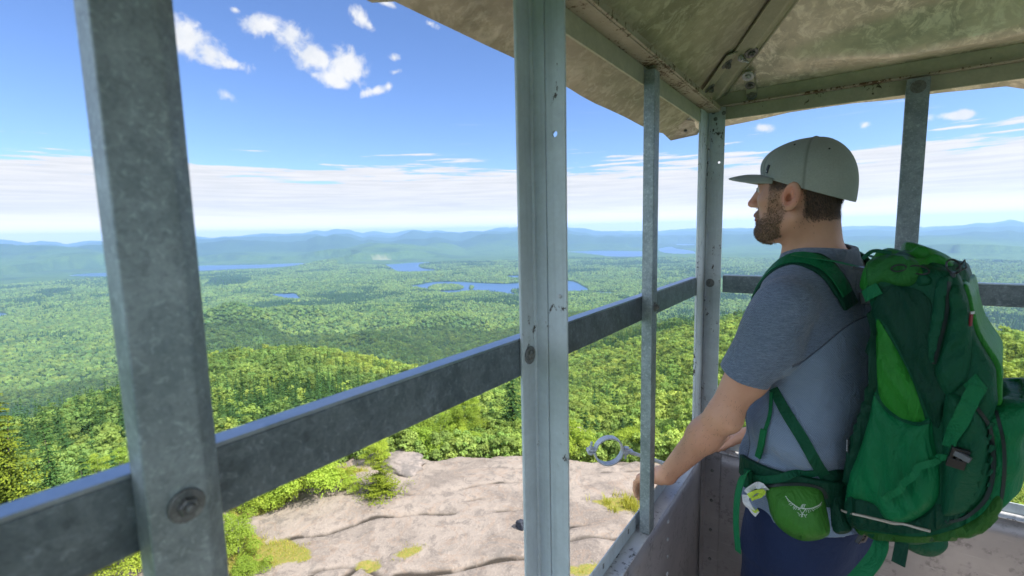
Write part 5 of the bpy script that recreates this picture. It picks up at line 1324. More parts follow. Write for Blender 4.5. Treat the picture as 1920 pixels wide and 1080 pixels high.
# the ribbed side and back panel: below a seam that runs from the shoulder blade to the armpit and down the flank
x, y, z = sp_[:, 0], sp_[:, 1], sp_[:, 2]
arml = np.where(z < 1.20, 1.0, 0.0)+s_cone(sp_.astype(np.float32), np.array(SHL)+[.0, .01, 0], np.array(ELL), .078, .078); armr = np.where(z < 1.20, 1.0, 0.0)+s_cone(sp_.astype(np.float32), np.array(SHR)-[0, .01, 0], np.array(ELR), .078, .078)
diag = 1.285+11.0*np.clip(-x, 0, .2)**2-z; seam = diag.copy()
seam = np.minimum(seam, np.minimum(arml, armr)+.004)
fr = .085-x-.14*np.clip(1.20-z, 0, 1); seam = np.minimum(seam, fr)
fattr(sme, 'panel', seam); fattr(sme, 'stitch', np.where((np.minimum(arml, armr) > .004) & (np.minimum(diag, fr) == seam), np.where(np.abs(diag) < np.abs(fr), diag*.8, fr), 1.0))
def _shirt(t, co):
    w = t.attr('panel'); pm = t.step(w, -.001, .001)
    hv = t.mapping(co, (60, 60, 900), rot=(.5, .35, 0)); h1 = t.noise(hv, 1, 3, .6); h2 = t.noise(t.mapping(co, (220, 220, 1400), rot=(.5, .35, 0)), 1, 2, .5)
    a = t.mix(t.step(t.math('ADD', t.math('MULTIPLY', h1, .6), t.math('MULTIPLY', h2, .5)), .42, .72), (.105, .140, .200), (.215, .268, .350))
    sx_ = t.new('ShaderNodeSeparateXYZ'); t.l.new(t.mapping(co, (1, 1, 1), rot=(0, 0, HD)), sx_.inputs[0])
    rib = t.math('SINE', t.math('MULTIPLY', t.math('ADD', sx_.outputs[0], t.math('MULTIPLY', sx_.outputs[1], .5)), 1300.0)); rib2 = t.math('SINE', t.math('MULTIPLY', sx_.outputs[2], 1100.0))
    gr = t.math('MULTIPLY', rib, rib2)
    b = t.mix(t.math('MULTIPLY_ADD', gr, .5, .5), (.165, .222, .310), (.235, .305, .402))
    c = t.mix(pm, a, b)
    ws = t.attr('stitch'); line = t.math('MULTIPLY', t.step(ws, -.0030, -.0006), t.step(ws, .0030, .0006)); c = t.mix(t.math('MULTIPLY', line, .8), c, (.03, .04, .07))
    wk = t.noise(co, 22, 4, .6, .6)
    hgt = t.math('ADD', t.math('MULTIPLY', wk, 1.0), t.math('MULTIPLY', line, -.3))
    return bsdf(t, c, .85, 0, t.bump(t.math('ADD', t.math('MULTIPLY', gr, .04), hgt), .020, .65), spec=.15, sheen=.25)
link('tshirt', sme, mat('heather_blue_knit', _shirt), person, True)
def shorts_fn(P):
    p = BF.l(P).astype(np.float32); d2 = np.maximum(torso(np.stack([p[:, 0], p[:, 1], np.maximum(p[:, 2], .81)], 1), .012), .80-p[:, 2])
    lg = None
    for a, b, c in LEGS:
        q = s_cone(p, np.array(a)+[-.008, 0, 0], np.array(b)+[0, 0, .0], .116, .098); lg = q if lg is None else np.minimum(lg, q)
    x_, y_, z_ = p[:, 0], p[:, 1], p[:, 2]
    d = smin(d2, lg, .035)+.004*np.sin(26*x_+10*z_+4*np.sin(12*z_))+.003*np.sin(40*z_+20*y_)
    cut = np.maximum(z_-1.03, .50-z_); o = np.maximum(d, cut)
    return np.maximum(o, -np.maximum(d+.007, .53-z_-.0))
def shorts2(P):
    p = BF.l(P); return shorts_fn(P)
GV, GQ = surface(shorts_fn, (-.32, 1.20, -1.16), (.22, 1.70, -.58), .0042); GV = relax(GV, GQ, 2, .45)
def _navy(t, co):
    w = t.noise(t.mapping(co, (300, 300, 900), rot=(.4, .4, 0)), 1, 3, .6); n = t.noise(co, 18, 4, .6, .5)
    return bsdf(t, t.mix(w, (.009, .017, .046), (.022, .036, .088)), .8, 0, t.bump(t.math('ADD', n, t.math('MULTIPLY', w, .08)), .012, .5), spec=.1, sheen=.05)
sh = link('shorts', npmesh('shorts', GV, GQ), mat('navy_stretch_cloth', _navy), person, True)
for (a, b, c) in LEGS:
    f = np.array(c); s_ = np.sign(f[1])
    fn = lambda P: smin(smin(s_ell(BF.l(P).astype(np.float32), (f[0]+.06, f[1], .045), (.135, .048, .05)), s_cone(BF.l(P).astype(np.float32), (f[0]-.03, f[1], .05), (f[0]-.01, f[1], .12), .048, .05), .04), s_box(BF.l(P).astype(np.float32), (f[0]+.055, f[1], .014), (.14, .048, .014), .012), .012)
    w_ = BF.w((f[0]+.05, f[1], .06)); a_, b_ = surface(fn, w_-[.24, .24, .08], w_+[.24, .24, .14], .008); link('shoe', npmesh('shoe', relax(a_, b_, 2), b_), mat('brown_shoe', lambda t, co: bsdf(t, (.07, .05, .035), .7)), person, True)
# ---------------------------------------------------------------- the cap
CO = HF.w((-.008, 0, .030))
def capz(th):   # rim height in the head frame: level over the brow, dipping behind
    return .046-.072*(.5-.5*math.cos(th))
nt, nh = 144, 26; v = []; f = []; seam = []
for i in range(nt):
    th = 2*math.pi*i/nt; c, s = math.cos(th), math.sin(th)
    ax = .100 if c > 0 else .101; rim = np.array([-.010+ax*c, .0835*s, capz(th)])
    for j in range(nh+1):
        q = j/nh; a = q*math.pi/2; k = math.cos(a)**.80 if q < 1 else 0.0; zz = math.sin(a)**.92
        top = .129
        bul = 1+.075*math.sin(math.pi*min(1, q*1.3))*(1.0 if c < 0 else .6)
        p = np.array([-.010+(-.012*q*q)+(rim[0]+.010)*k*bul, rim[1]*k*bul, rim[2]+(top-rim[2])*zz])
        if c > .25 and q < .65: p[0] += .004*math.sin(math.pi*q/.65)      # the stiff front panel
        g = min(abs((th-x0+math.pi) % (2*math.pi)-math.pi) for x0 in (R(38), R(-38), R(97), R(-97), R(180)))
        se = math.exp(-(g*k*.09/.0020)**2); p *= np.array([1-.006*se, 1-.012*se, 1]); seam.append(se*(q < .98))
        v.append(HF.w(p))
for i in range(nt):
    for j in range(nh): f.append((i*(nh+1)+j, ((i+1) % nt)*(nh+1)+j, ((i+1) % nt)*(nh+1)+j+1, i*(nh+1)+j+1))
cme = pymesh('cap', v, f); fattr(cme, 'seam', seam)
def _cap(t, co):
    w = t.noise(t.mapping(co, (330, 330, 420)), 1, 3, .7); n = t.noise(co, 25, 5, .65)
    c = t.mix(t.math('MULTIPLY_ADD', w, .7, t.math('MULTIPLY', n, .3)), (.22, .235, .20), (.42, .45, .395)); c = t.mix(t.math('MULTIPLY', t.attr('seam'), .5), c, (.06, .06, .045))
    return bsdf(t, c, .9, 0, t.bump(t.math('ADD', t.math('MULTIPLY', w, .15), t.math('MULTIPLY', n, .8)), .003, .4), spec=.15, sheen=.2)
CAPM = mat('olive_cap_cloth', _cap)
cap = link('cap', cme, CAPM, person, True)
sm = cap.modifiers.new('thickness', 'SOLIDIFY'); sm.thickness = .0024; sm.offset = 0
s3 = cap.modifiers.new('smooth', 'SUBSURF'); s3.levels = 1; s3.render_levels = 1
# brim: a curved bill
v = []; f = []; nu, nv = 26, 10
for i in range(nu+1):
    a = -1+2*i/nu; th = a*R(58)
    base = np.array([-.010+.103*math.cos(th), .0845*math.sin(th), capz(th)+.0035])
    for j in range(nv+1):
        q = j/nv; L = .078*(1-abs(a)**2.6)**.55 if abs(a) < 1 else 0
        p = base+np.array([L*q, base[1]*.10*q, 0]); p[2] += -.34*(p[1]**2)*1.0/ .1*.35*q+.004*math.sin(math.pi*q)-.003*q; v.append(HF.w(p))
for i in range(nu):
    for j in range(nv): f.append((i*(nv+1)+j, (i+1)*(nv+1)+j, (i+1)*(nv+1)+j+1, i*(nv+1)+j+1))
o = link('brim', pymesh('brim', v, f), CAPM, cap, True); sm = o.modifiers.new('thickness', 'SOLIDIFY'); sm.thickness = .0034; sm.offset = 0
MB().lathe(HF.w((-.023, 0, .1275)), HF.d((-.05, 0, 1)), [(.0078, 0), (.0076, .0025), (.005, .0052), (.002, .006)], 14).build('button', CAPM, cap, smooth=True)
def cap_pt(th, q, off=.002):
    c, s = math.cos(th), math.sin(th); ax = .100 if c > 0 else .101; rim = np.array([-.010+ax*c, .0835*s, capz(th)]); a = q*math.pi/2; k = math.cos(a)**.8; zz = math.sin(a)**.92
    bul = 1+.075*math.sin(math.pi*min(1, q*1.3))*(1.0 if c < 0 else .6); p = np.array([-.010-.012*q*q+(rim[0]+.010)*k*bul, rim[1]*k*bul, rim[2]+(.129-rim[2])*zz])
    if c > .25 and q < .65: p[0] += .004*math.sin(math.pi*q/.65)
    n = nrm((c, s, .8*q)); return HF.w(p+n*off), HF.d(n)
BLK = mat('black_label', lambda t, co: bsdf(t, t.mix(t.noise(co, 300, 2, .5), (.008, .010, .014), (.02, .022, .03)), .6))
a_, n_ = cap_pt(R(46), .08); b_, _ = cap_pt(R(50), .215); MB().ribbon([a_, (np.array(a_)+b_)/2+np.array(n_)*.001, b_], Vector(n_), .0075, .002).build('side_tag', BLK, cap)
a2 = np.array(a_)*.7+np.array(b_)*.3+np.array(n_)*.0019; b2 = np.array(a_)*.88+np.array(b_)*.12+np.array(n_)*.0019; MB().ribbon([b2, a2], Vector(n_), .0028, .0004).build('tag_mark', mat('pale_thread', lambda t, co: bsdf(t, (.5, .5, .5), .8)), cap)
P = [[cap_pt(R(th), q, .0012)[0] for q in (.16, .26, .36, .46)] for th in (-30, -15, 0, 15, 30)]
v = [p for r_ in P for p in r_]; f = [(i*4+j, (i+1)*4+j, (i+1)*4+j+1, i*4+j+1) for i in range(4) for j in range(3)]; o = link('front_patch', pymesh('front_patch', v, f), BLK, cap, True); sm = o.modifiers.new('thickness', 'SOLIDIFY'); sm.thickness = .0022
for th, q in ((R(72), .60), (R(128), .52)):
    a_, n_ = cap_pt(th, q, .0008); MB().lathe(a_, n_, [(.0024, 0), (.0022, .0012), (.0012, .0012)], 10).build('eyelet', mat('eyelet_thread', lambda t, co: bsdf(t, (.04, .04, .03), .8)), cap)
# ================================================================ the backpack
from mathutils.bvhtree import BVHTree
from mathutils.geometry import delaunay_2d_cdt
pack = thing('backpack', 'large dark and bright green hiking backpack worn on the man\'s back', 'backpack', tuple(BF.w((-.26, 0, .93))))
def unl(px, py, c):
    """pixel of the photograph onto the plane y = c of the hiker's own frame -> (x, z) there"""
    d = ray(px, py); l = BF.M[:, 1]; k = (c+BF.O @ l)/(d @ l); q = BF.l(d*k); return (q[0], q[2])
def poly2(P, x, z): return polydist(x, z, P).astype(np.float32)
OUT = [(-.138,.945),(-.142,1.06),(-.150,1.16),(-.172,1.27),(-.176,1.40),(-.150,1.49),(-.150,1.535),(-.195,1.562),(-.250,1.540),(-.298,1.532),(-.318,1.488),(-.334,1.43),(-.362,1.365),(-.376,1.31),(-.362,1.24),(-.352,1.14),(-.345,1.06),(-.325,1.02),(-.26,.965),(-.20,.945)]
def twist(x, y): return x+.24*(y-.146)*sstep(-x, .14, .26)
def bag(p):
    x, y, z = p[:, 0], p[:, 1], p[:, 2]; x = twist(x, y); q = poly2(OUT, x, z)+.022
    w = np.abs(y)-(.146-.022+.012*np.sin(3.1*(z-.95))-.030*np.clip((z-1.38)*5, 0, 1)-.02*np.clip((1.0-z)*8, 0, 1)).astype(np.float32)
    d = np.minimum(np.maximum(q, w), 0)+np.hypot(np.maximum(q, 0), np.maximum(w, 0))-.022
    f = .0034*np.sin(34*(x*1.0+.55*z)+2.2*np.sin(9*z+1)+3*np.sin(14*x))*np.clip((z-1.02)*5, 0, 1)+.0022*np.sin(70*(x*.8-.25*z)+2.5*np.sin(16*z))
    f += .004*np.sin(60*z+20*x+30*y)*np.clip((1.02-z)*12, 0, 1)
    f += .006*np.sin(48*x+25*y+3*np.sin(22*z))*np.clip((z-1.46)*14, 0, 1)
    return d+f.astype(np.float32)
def nylon(name, c1, c2, rough=.55, grid=0, sheen=0.0):
    def fn(t, co):
        n = t.noise(co, 14, 5, .6, .8); n2 = t.noise(t.mapping(co, (22, 22, 7), rot=(.0, .35, 0)), 1, 5, .65, 1.2); w = t.noise(co, 900, 2, .5)
        c = t.mix(n, c1, c2); h = t.math('ADD', t.math('MULTIPLY', n2, 1.3), t.math('ADD', t.math('MULTIPLY', n, .6), t.math('MULTIPLY', w, .04)))
        if grid:
            v = t.voro(co, grid, feature='DISTANCE_TO_EDGE', rand=.15); g = t.step(v, .0, .12); c = t.mix(t.math('MULTIPLY', t.math('SUBTRACT', 1.0, g), .3), c, tuple(q*1.7 for q in c1))
        return bsdf(t, c, rough, 0, t.bump(h, .013, .65), spec=.18, sheen=sheen)
    return mat(name, fn)
G_DARK = nylon('dark_green_nylon', (.003, .058, .026), (.006, .088, .040))
G_DEEP = nylon('deep_green_nylon', (.002, .034, .018), (.004, .054, .028))
G_MID = nylon('green_stretch_cloth', (.003, .115, .040), (.006, .170, .056), .5)
G_LIME = nylon('bright_green_nylon', (.014, .16, .016), (.028, .23, .028), .45)
G_BELT = nylon('belt_pocket_ripstop', (.030, .135, .018), (.050, .185, .026), .5, 420)
G_WEB = nylon('dark_green_webbing', (.003, .062, .028), (.006, .085, .040), .6)
G_WEB2 = nylon('green_webbing', (.006, .125, .042), (.010, .165, .060), .6)
BLACK = mat('black_plastic', lambda t, co: bsdf(t, (.010, .011, .013), .35))
PIPE = mat('dark_piping', lambda t, co: bsdf(t, (.004, .016, .014), .6))
GREYB = mat('grey_buckle', lambda t, co: bsdf(t, (.14, .145, .15), .4))
def fram(V): return BF.w(V)
def sdf_part(name, fn, lo, hi, h, m, parent, it=1):
    a, b = surface(lambda P: fn(P.astype(np.float32)), lo, hi, h); a = relax(a, b, it, .45); return link(name, npmesh(name, BF.w(a), b), m, parent, True)
LO, HI = (-.46, -.20, .86), (-.10, .20, 1.62)
main = sdf_part('main_bag', bag, LO, HI, .0036, G_DARK, pack)
# outer stretch pocket: a deep bellows on the bag's outer face, open and flared at its top
POUT = [(-.310,1.02),(-.350,1.030),(-.382,1.07),(-.404,1.13),(-.412,1.20),(-.410,1.265),(-.412,1.312),(-.380,1.302),(-.345,1.285),(-.310,1.25)]
def outer(p):
    x, y, z = p[:, 0], p[:, 1], p[:, 2]; xx = x+.24*(y-.12)-.5*(y*y)
    q = poly2(POUT, xx, z)+.026; w = np.abs(y)-.108; d = np.minimum(np.maximum(q, w), 0)+np.hypot(np.maximum(q, 0), np.maximum(w, 0)).astype(np.float32)-.026
    d = d+(.0042*np.sin(42*y+9*z+2*np.sin(20*z))+.002*np.sin(80*z+25*y)).astype(np.float32)
    slot = s_box(np.stack([xx, y, z], 1), (-.388, 0, 1.322), (.011, .085, .022), .006)
    return np.maximum(d, -slot)
sdf_part('front_pocket', outer, (-.45, -.18, .96), (-.28, .18, 1.39), .0034, G_MID, pack)
# bright upper front panel between lid and pocket
def upper(p): return np.maximum(bag(p)-.007, np.maximum(poly2([(-.300,1.515),(-.345,1.515),(-.42,1.30),(-.335,1.30),(-.318,1.42)], twist(p[:, 0], p[:, 1]), p[:, 2]), np.abs(p[:, 1])-.125))
sdf_part('front_panel', upper, (-.45, -.18, 1.26), (-.26, .18, 1.55), .0034, G_LIME, pack)
# floppy lid, puckered by its draw cord
def lid(p):
    x, y, z = p[:, 0], p[:, 1], p[:, 2]
    d = s_ell(p, (-.185, .02, 1.530), (.055, .115, .048)); d = smin(d, s_ell(p, (-.225, .05, 1.535), (.040, .085, .034)), .02)
    d = smin(d, s_ell(p, (-.165, .085, 1.515), (.030, .045, .055)), .02)
    f = .0060*np.sin(75*x+50*y+4*np.sin(30*z))+.0045*np.sin(95*y-60*z+3*np.sin(40*x)); return d+f.astype(np.float32)
sdf_part('lid', lid, (-.30, -.16, 1.42), (-.10, .20, 1.62), .0032, G_LIME, pack)
def lidflap(p):
    d = s_ell(np.stack([p[:, 0]+.24*(p[:, 1]-.146), p[:, 1], p[:, 2]], 1), (-.262, .02, 1.518), (.050, .120, .036)); x, y, z = p[:, 0], p[:, 1], p[:, 2]
    return d+(.005*np.sin(85*x+35*y+3*np.sin(50*y))).astype(np.float32)
sdf_part('lid_flap', lidflap, (-.34, -.14, 1.46), (-.19, .17, 1.58), .0032, G_DARK, pack)
# bottom: sleeping-bag compartment
def bottom(p):
    x, y, z = p[:, 0], p[:, 1], p[:, 2]; d = s_box(np.stack([p[:, 0]+.24*(p[:, 1]-.146)*sstep(-p[:, 0], .14, .26), p[:, 1], p[:, 2]], 1).astype(np.float32), (-.228, 0, .985), (.086, .125, .042), .034)
    d = smax(d, -(z-.945-.10*np.clip(-.25-x, 0, 1)), .01)
    return d+(.0045*np.sin(85*x+10*z+3*np.sin(30*y))+.003*np.sin(120*z+20*x)).astype(np.float32)
sdf_part('bottom_compartment', bottom, (-.38, -.17, .88), (-.12, .17, 1.03), .0034, G_DARK, pack)
def bvh(objs):
    """world-space tree of several mesh objects"""
    V = []; F = []
    for o in objs:
        b = len(V); L = wloc(o); V += [v.co+L for v in o.data.vertices]; F += [tuple(i+b for i in p.vertices) for p in o.data.polygons]
    return BVHTree.FromPolygons(V, F)
shirt_o = bpy.data.objects['tshirt']; parts_ = [o for o in pack.children]
TS = bvh([shirt_o]); TP = bvh(parts_); TA = bvh([shirt_o]+parts_)
def hit(px, py, tree):
    d = Vector(ray(px, py)).normalized(); h = tree.ray_cast(Vector((0, 0, 0)), d)
    if h[0] is None:
        # nearest point of the surface to the line of sight
        best = None
        for k in np.linspace(1.0, 1.9, 90):
            q = tree.find_nearest(d*k)
            if q[0] is not None and (best is None or q[3] < best[3]): best = q
        return best[0], best[1]
    return h[0], (h[1] if h[1].dot(d) < 0 else -h[1])
def pillow(name, P, tree, bulge, m, parent, edge=12.0, base=.002, step=7.0, crease=None, towards=None, n=4, rnd=True):
    """a padded panel lying on a surface: outline on the photograph, laid on the object it sits on and given its own thickness"""
    Q2 = [np.array(q) for q in (dens(P, n) if rnd else P)]
    pts = []; per = []
    for i in range(len(Q2)):
        a, b = Q2[i], Q2[(i+1) % len(Q2)]; k = max(1, int(np.linalg.norm(b-a)/step)); per += [a+(b-a)*j/k for j in range(k)]
    per = np.array(per); lo, hi = per.min(0), per.max(0); g = np.stack(np.meshgrid(np.arange(lo[0], hi[0], step), np.arange(lo[1], hi[1], step)), -1).reshape(-1, 2)
    dd = polydist(g[:, 0], g[:, 1], per); g = g[dd < -step*.55]; al = np.concatenate([per, g]); N = len(per)
    r_ = delaunay_2d_cdt([Vector(q) for q in al], [(i, (i+1) % N) for i in range(N)], [tuple(range(N))], 1, 1e-4)
    vs = [np.array(v) for v in r_[0]]; fs = [tuple(f) for f in r_[2]]
    d = -polydist(np.array([v[0] for v in vs]), np.array([v[1] for v in vs]), per)
    V = []; NN = []
    for v in vs: p, nr_ = hit(v[0], v[1], tree); V.append(p); NN.append(nr_)
    av = Vector(np.mean(np.array([tuple(q) for q in NN]), 0)).normalized()
    H = []
    for v, q in zip(vs, d):
        k = min(1, max(0, q/edge)); h = base+bulge*(1-(1-k)**2.2)
        if crease: h += crease(v[0], v[1])*k
        H.append(h)
    top = [p+(n_*.35+av*.65).normalized()*h for p, n_, h in zip(V, NN, H)]
    bot = [p-av*.004 for p in V]
    n0 = len(top); F = list(fs)
    cnt = {}
    for f in fs:
        for i in range(len(f)): e = (f[i], f[(i+1) % len(f)]); cnt[e] = 1
    bd = [e for e in cnt if (e[1], e[0]) not in cnt]
    for a, b in bd: F.append((b, a, n0+a, n0+b))
    me = pymesh(name, top+bot, F); o = link(name, me, m, parent, True)
    bm = bmesh.new(); bm.from_mesh(me); bmesh.ops.delete(bm, geom=[v for v in bm.verts if not v.link_faces], context='VERTS'); bmesh.ops.recalc_face_normals(bm, faces=bm.faces)
    # make sure it faces out
    s_ = sum((f.normal.dot(av)*f.calc_area() for f in bm.faces))
    if s_ < 0: bmesh.ops.reverse_faces(bm, faces=bm.faces)
    bm.to_mesh(me); bm.free(); me.set_sharp_from_angle(angle=R(50)); return o
def strap(name, P, tree, w, m, parent, off=.003, th=.002, n=26, lift=None):
    """webbing laid along pixels of the photograph on the surface that carries it"""
    C = bez([(x, y, 0) for x, y in P], n); pts = []; nn = []
    for i, c in enumerate(C):
        p, nr_ = hit(c.x, c.y, tree); u = i/(len(C)-1); pts.append(p+nr_*(off+(lift(u) if lift else 0))); nn.append(nr_)
    for _ in range(3):
        pts = [pts[0]]+[(pts[i-1]+pts[i]*2+pts[i+1])/4 for i in range(1, len(pts)-1)]+[pts[-1]]; nn = [nn[0]]+[(nn[i-1]+nn[i]*2+nn[i+1]).normalized() for i in range(1, len(nn)-1)]+[nn[-1]]
    b = MB().ribbon(pts, nn, w, th); return b.build(name, m, parent, smooth=False, bevel=0), pts, nn
cr = lambda fx, a, w: (lambda x, y: a*math.sin((x*fx[0]+y*fx[1])*w+1.5*math.sin(y*.03)))
# side of the pack, from the back panel outwards
pillow('back_panel_edge', [(1622,585),(1640,600),(1646,690),(1640,745),(1612,850),(1600,905),(1584,905),(1592,845),(1622,755),(1632,690),(1622,620)], TP, .010, G_DEEP, pack, 6)
pillow('side_lining', [(1645,600),(1662,622),(1690,672),(1714,722),(1733,780),(1733,790),(1700,790),(1660,760),(1648,735),(1644,660)], TP, .004, G_LIME, pack, 10, crease=cr((1, -.45), .0028, .20))
TP2 = bvh(parts_+[o for o in pack.children if o.name.startswith(('side_lining',))])
sp = pillow('side_pocket', [(1642,736),(1660,764),(1690,784),(1722,792),(1744,786),(1752,830),(1762,885),(1758,935),(1735,962),(1700,980),(1660,972),(1640,945),(1600,935),(1587,940),(1594,890),(1612,845),(1630,785)], TP, .017, G_MID, pack, 20, crease=cr((1, -.30), .0034, .16))
b_, pp, nn = strap('pocket_hem', [(1643,740),(1662,768),(1692,788),(1722,796),(1743,790)], bvh([sp]), .007, G_WEB, sp, .001, .002)
pillow('upper_side_panel', [(1630,600),(1650,545),(1690,535),(1742,560),(1758,640),(1752,700),(1772,735),(1760,800),(1744,782),(1716,716),(1692,664),(1664,612),(1645,596)], TP, .004, G_DEEP, pack, 14, crease=cr((1, -.5), .0030, .13))
pillow('lid_fold', [(1626,496),(1662,478),(1700,480),(1724,498),(1716,530),(1690,538),(1652,528),(1634,548)], TP, .010, nylon('faded_green_nylon', (.016, .115, .022), (.026, .16, .034)), pack, 12, crease=cr((1, .6), .004, .16))
zf = pillow('zip_flap', [(1757,528),(1776,518),(1786,520),(1780,580),(1768,640),(1752,690),(1742,676),(1738,640),(1748,585)], TP, .008, G_WEB, pack, 6)
strap('zip', [(1779,528),(1774,590),(1762,640),(1751,682)], bvh([zf]), .006, PIPE, zf, .0005, .002)
pillow('lid_side', [(1775,545),(1800,535),(1818,575),(1822,640),(1815,700),(1790,735),(1768,735),(1755,700),(1768,650),(1782,590)], TP, .006, G_DARK, pack, 12, crease=cr((.7, 1), .0024, .13))
gs = pillow('pocket_gusset', [(1772,745),(1815,752),(1842,785),(1856,830),(1858,880),(1848,925),(1818,955),(1778,968),(1766,962),(1768,880)], TP, .012, G_DARK, pack, 14, crease=cr((1, .5), .0030, .14))
TG = bvh([gs]+parts_)
_, pp, nn = strap('piping', [(1822,750),(1850,790),(1864,840),(1864,885),(1852,935),(1815,966),(1775,977)], TG, .0055, PIPE, gs, .004, .005)
for k in range(7): strap('lash_loop', [(1852-abs(k-3)*1.0, 795+k*22), (1862-abs(k-3)*1.2, 797+k*22)], TG, .013, G_WEB, gs, .004, .003, 4)
# lower band, reflective cord and compartment trim
pillow('lower_band', [(1592,992),(1650,1000),(1730,1006),(1790,992),(1840,965),(1868,930),(1880,945),(1858,985),(1820,1005),(1740,1016),(1650,1012),(1596,1002)], TP, .008, nylon('olive_band', (.020, .085, .014), (.03, .12, .02)), pack, 8)
pillow('dark_mesh', [(1588,938),(1640,944),(1690,978),(1735,965),(1760,945),(1800,965),(1770,990),(1700,1000),(1620,992),(1590,985)], TP, .003, G_DEEP, pack, 8, crease=cr((1, .1), .0025, .35))  # deep green creased patch between side pocket and lower band
_, cp, cn = strap('cord', [(1578,957),(1620,966),(1680,979),(1745,993)], bvh(list(pack.children)), .004, mat('beige_cord', lambda t, co: bsdf(t, (.42, .38, .31), .6)), pack, .006, .004)
# compression strap, its slack end and the buckle
TP3 = bvh([o for o in pack.children if o.type == 'MESH'])
pillow('strap_anchor', [(1806,722),(1830,700),(1852,728),(1828,746)], TP3, .004, G_WEB2, pack, 5, rnd=False)
strap('compression_strap', [(1836,724),(1818,752),(1800,795),(1786,840)], TP3, .024, G_WEB2, pack, .008, .0025)
strap('compression_strap', [(1788,856),(1750,860),(1722,882),(1690,912),(1656,934)], TP3, .012, G_WEB2, pack, .008, .002, lift=lambda u: .010*math.sin(math.pi*u))
def buckle(c, n, ax, L, wd, m, parent):
    n = Vector(n).normalized(); ax = Vector(ax); ax = (ax-n*ax.dot(n)).normalized(); s_ = n.cross(ax); c = Vector(c); b = MB()
    b.obox(c-ax*L*.30, (ax, s_, n), (L*.22, wd*.5, .0045), .001)
    for q in (-1, 1): b.obox(c+ax*L*.12+s_*q*wd*.36, (ax, s_, n), (L*.28, wd*.11, .004), .001)
    b.obox(c+ax*L*.10, (ax, s_, n), (L*.20, wd*.10, .0035), .001); b.obox(c+ax*L*.40, (ax, s_, n), (L*.06, wd*.5, .0045), .001)
    return b.build('buckle', m, parent)
p, n_ = hit(1794, 851, TP3); q, _ = hit(1802, 830, TP3); buckle(p+n_*.012, n_, (q-p), .040, .026, BLACK, pack)
p, n_ = hit(1800, 846, TP3); MB().obox(p+n_*.016, (Vector(BF.d((1, 0, .3))).normalized(), Vector(BF.d((0, 1, 0))), Vector(BF.d((-.3, 0, 1))).normalized()), (.014, .004, .005), .001).build('buckle', GREYB, pack)
# trim lines on the outer pocket
TO = bvh([o for o in pack.children if o.name.startswith('front_pocket')])
strap('trim', [(1868,770),(1882,830),(1882,900),(1868,985)], TO, .005, PIPE, pack, .001, .002)
strap('trim', [(1850,968),(1864,984),(1868,1000)], TO, .006, PIPE, pack, .001, .002, 10)
# small woven tags
def tagbox(name, px, py, tree, ax, half, m, parent, off=.004):
    p, n_ = hit(px, py, tree); ax = Vector(BF.d(ax)); ax = (ax-n_*ax.dot(n_)).normalized(); return MB().obox(p+n_*off, (ax, n_.cross(ax), n_), half, .0003).build(name, m, parent), p, n_, ax
o, p, n_, ax = tagbox('woven_label', 1593, 835, bvh(list(pack.children)), (.12, 0, 1), (.016, .0042, .0008), BLACK, pack)
b = MB()
for k in range(7): b.obox(p+n_*.0052+ax*(-.0115+.0036*k), (ax, n_.cross(ax), n_), (.0009+.0005*(k % 3 == 0), .0018, .0003))
b.build('label_mark', mat('white_thread', lambda t, co: bsdf(t, (.6, .6, .6), .8)), o)
o, p, n_, ax = tagbox('red_tag', 1818, 598, bvh(list(pack.children)), (0, 0, 1), (.013, .004, .0012), mat('red_cloth', lambda t, co: bsdf(t, (.20, .012, .02), .7)), pack, .002)
MB().obox(p+n_*.0035+ax*.012, (ax, n_.cross(ax), n_), (.0022, .0042, .0012)).build('tag_stripe', mat('white_thread', None), o)
# cord loops and zip pull on the lid
def loop(c, r1, r2, ax, up, m, rad=.0016, name='cord_loop'):
    ax = Vector(BF.d(ax)).normalized(); up = Vector(BF.d(up)).normalized(); c = Vector(c)
    return MB().tube([c+ax*r1*math.cos(a)+up*r2*math.sin(a) for a in np.linspace(0, 2*math.pi, 22)], rad, 7).build(name, m, pack, smooth=True)
p, _ = hit(1786, 516, TP3)
z = loop(p+Vector((0, 0, .016)), .0095, .013, (.9, .4, 0), (.25, 0, 1), BLACK, .0017, 'zip_pull'); MB().tube([p+Vector((.004, 0, .010)), p+Vector((.016, .006, .028)), p+Vector((.019, .006, .014)), p+Vector((.004, 0, .004))], .0018, 7).build('zip_pull', BLACK, pack, smooth=True)
MB().tube([p+Vector((0, 0, -.004)), p+Vector((0, 0, .006))], .0045, 8).build('toggle', BLACK, pack, smooth=True)
p, n_ = hit(1718, 505, TP3); loop(p+n_*.006, .016, .009, (1, .1, .1), (0, .4, 1), BLACK, .0016)
p, n_ = hit(1690, 503, TP3); loop(p+n_*.005, .012, .007, (1, .1, -.2), (0, .4, 1), PIPE, .0018)
p, n_ = hit(1652, 482, TP3); MB().tube(bez([p+n_*.004+Vector(BF.d((.022, .02, -.006))), p+n_*.010+Vector(BF.d((.0, .02, .006))), p+n_*.008+Vector(BF.d((-.03, .02, .004)))], 12), .004, 8).build('haul_loop', G_WEB, pack, smooth=True)
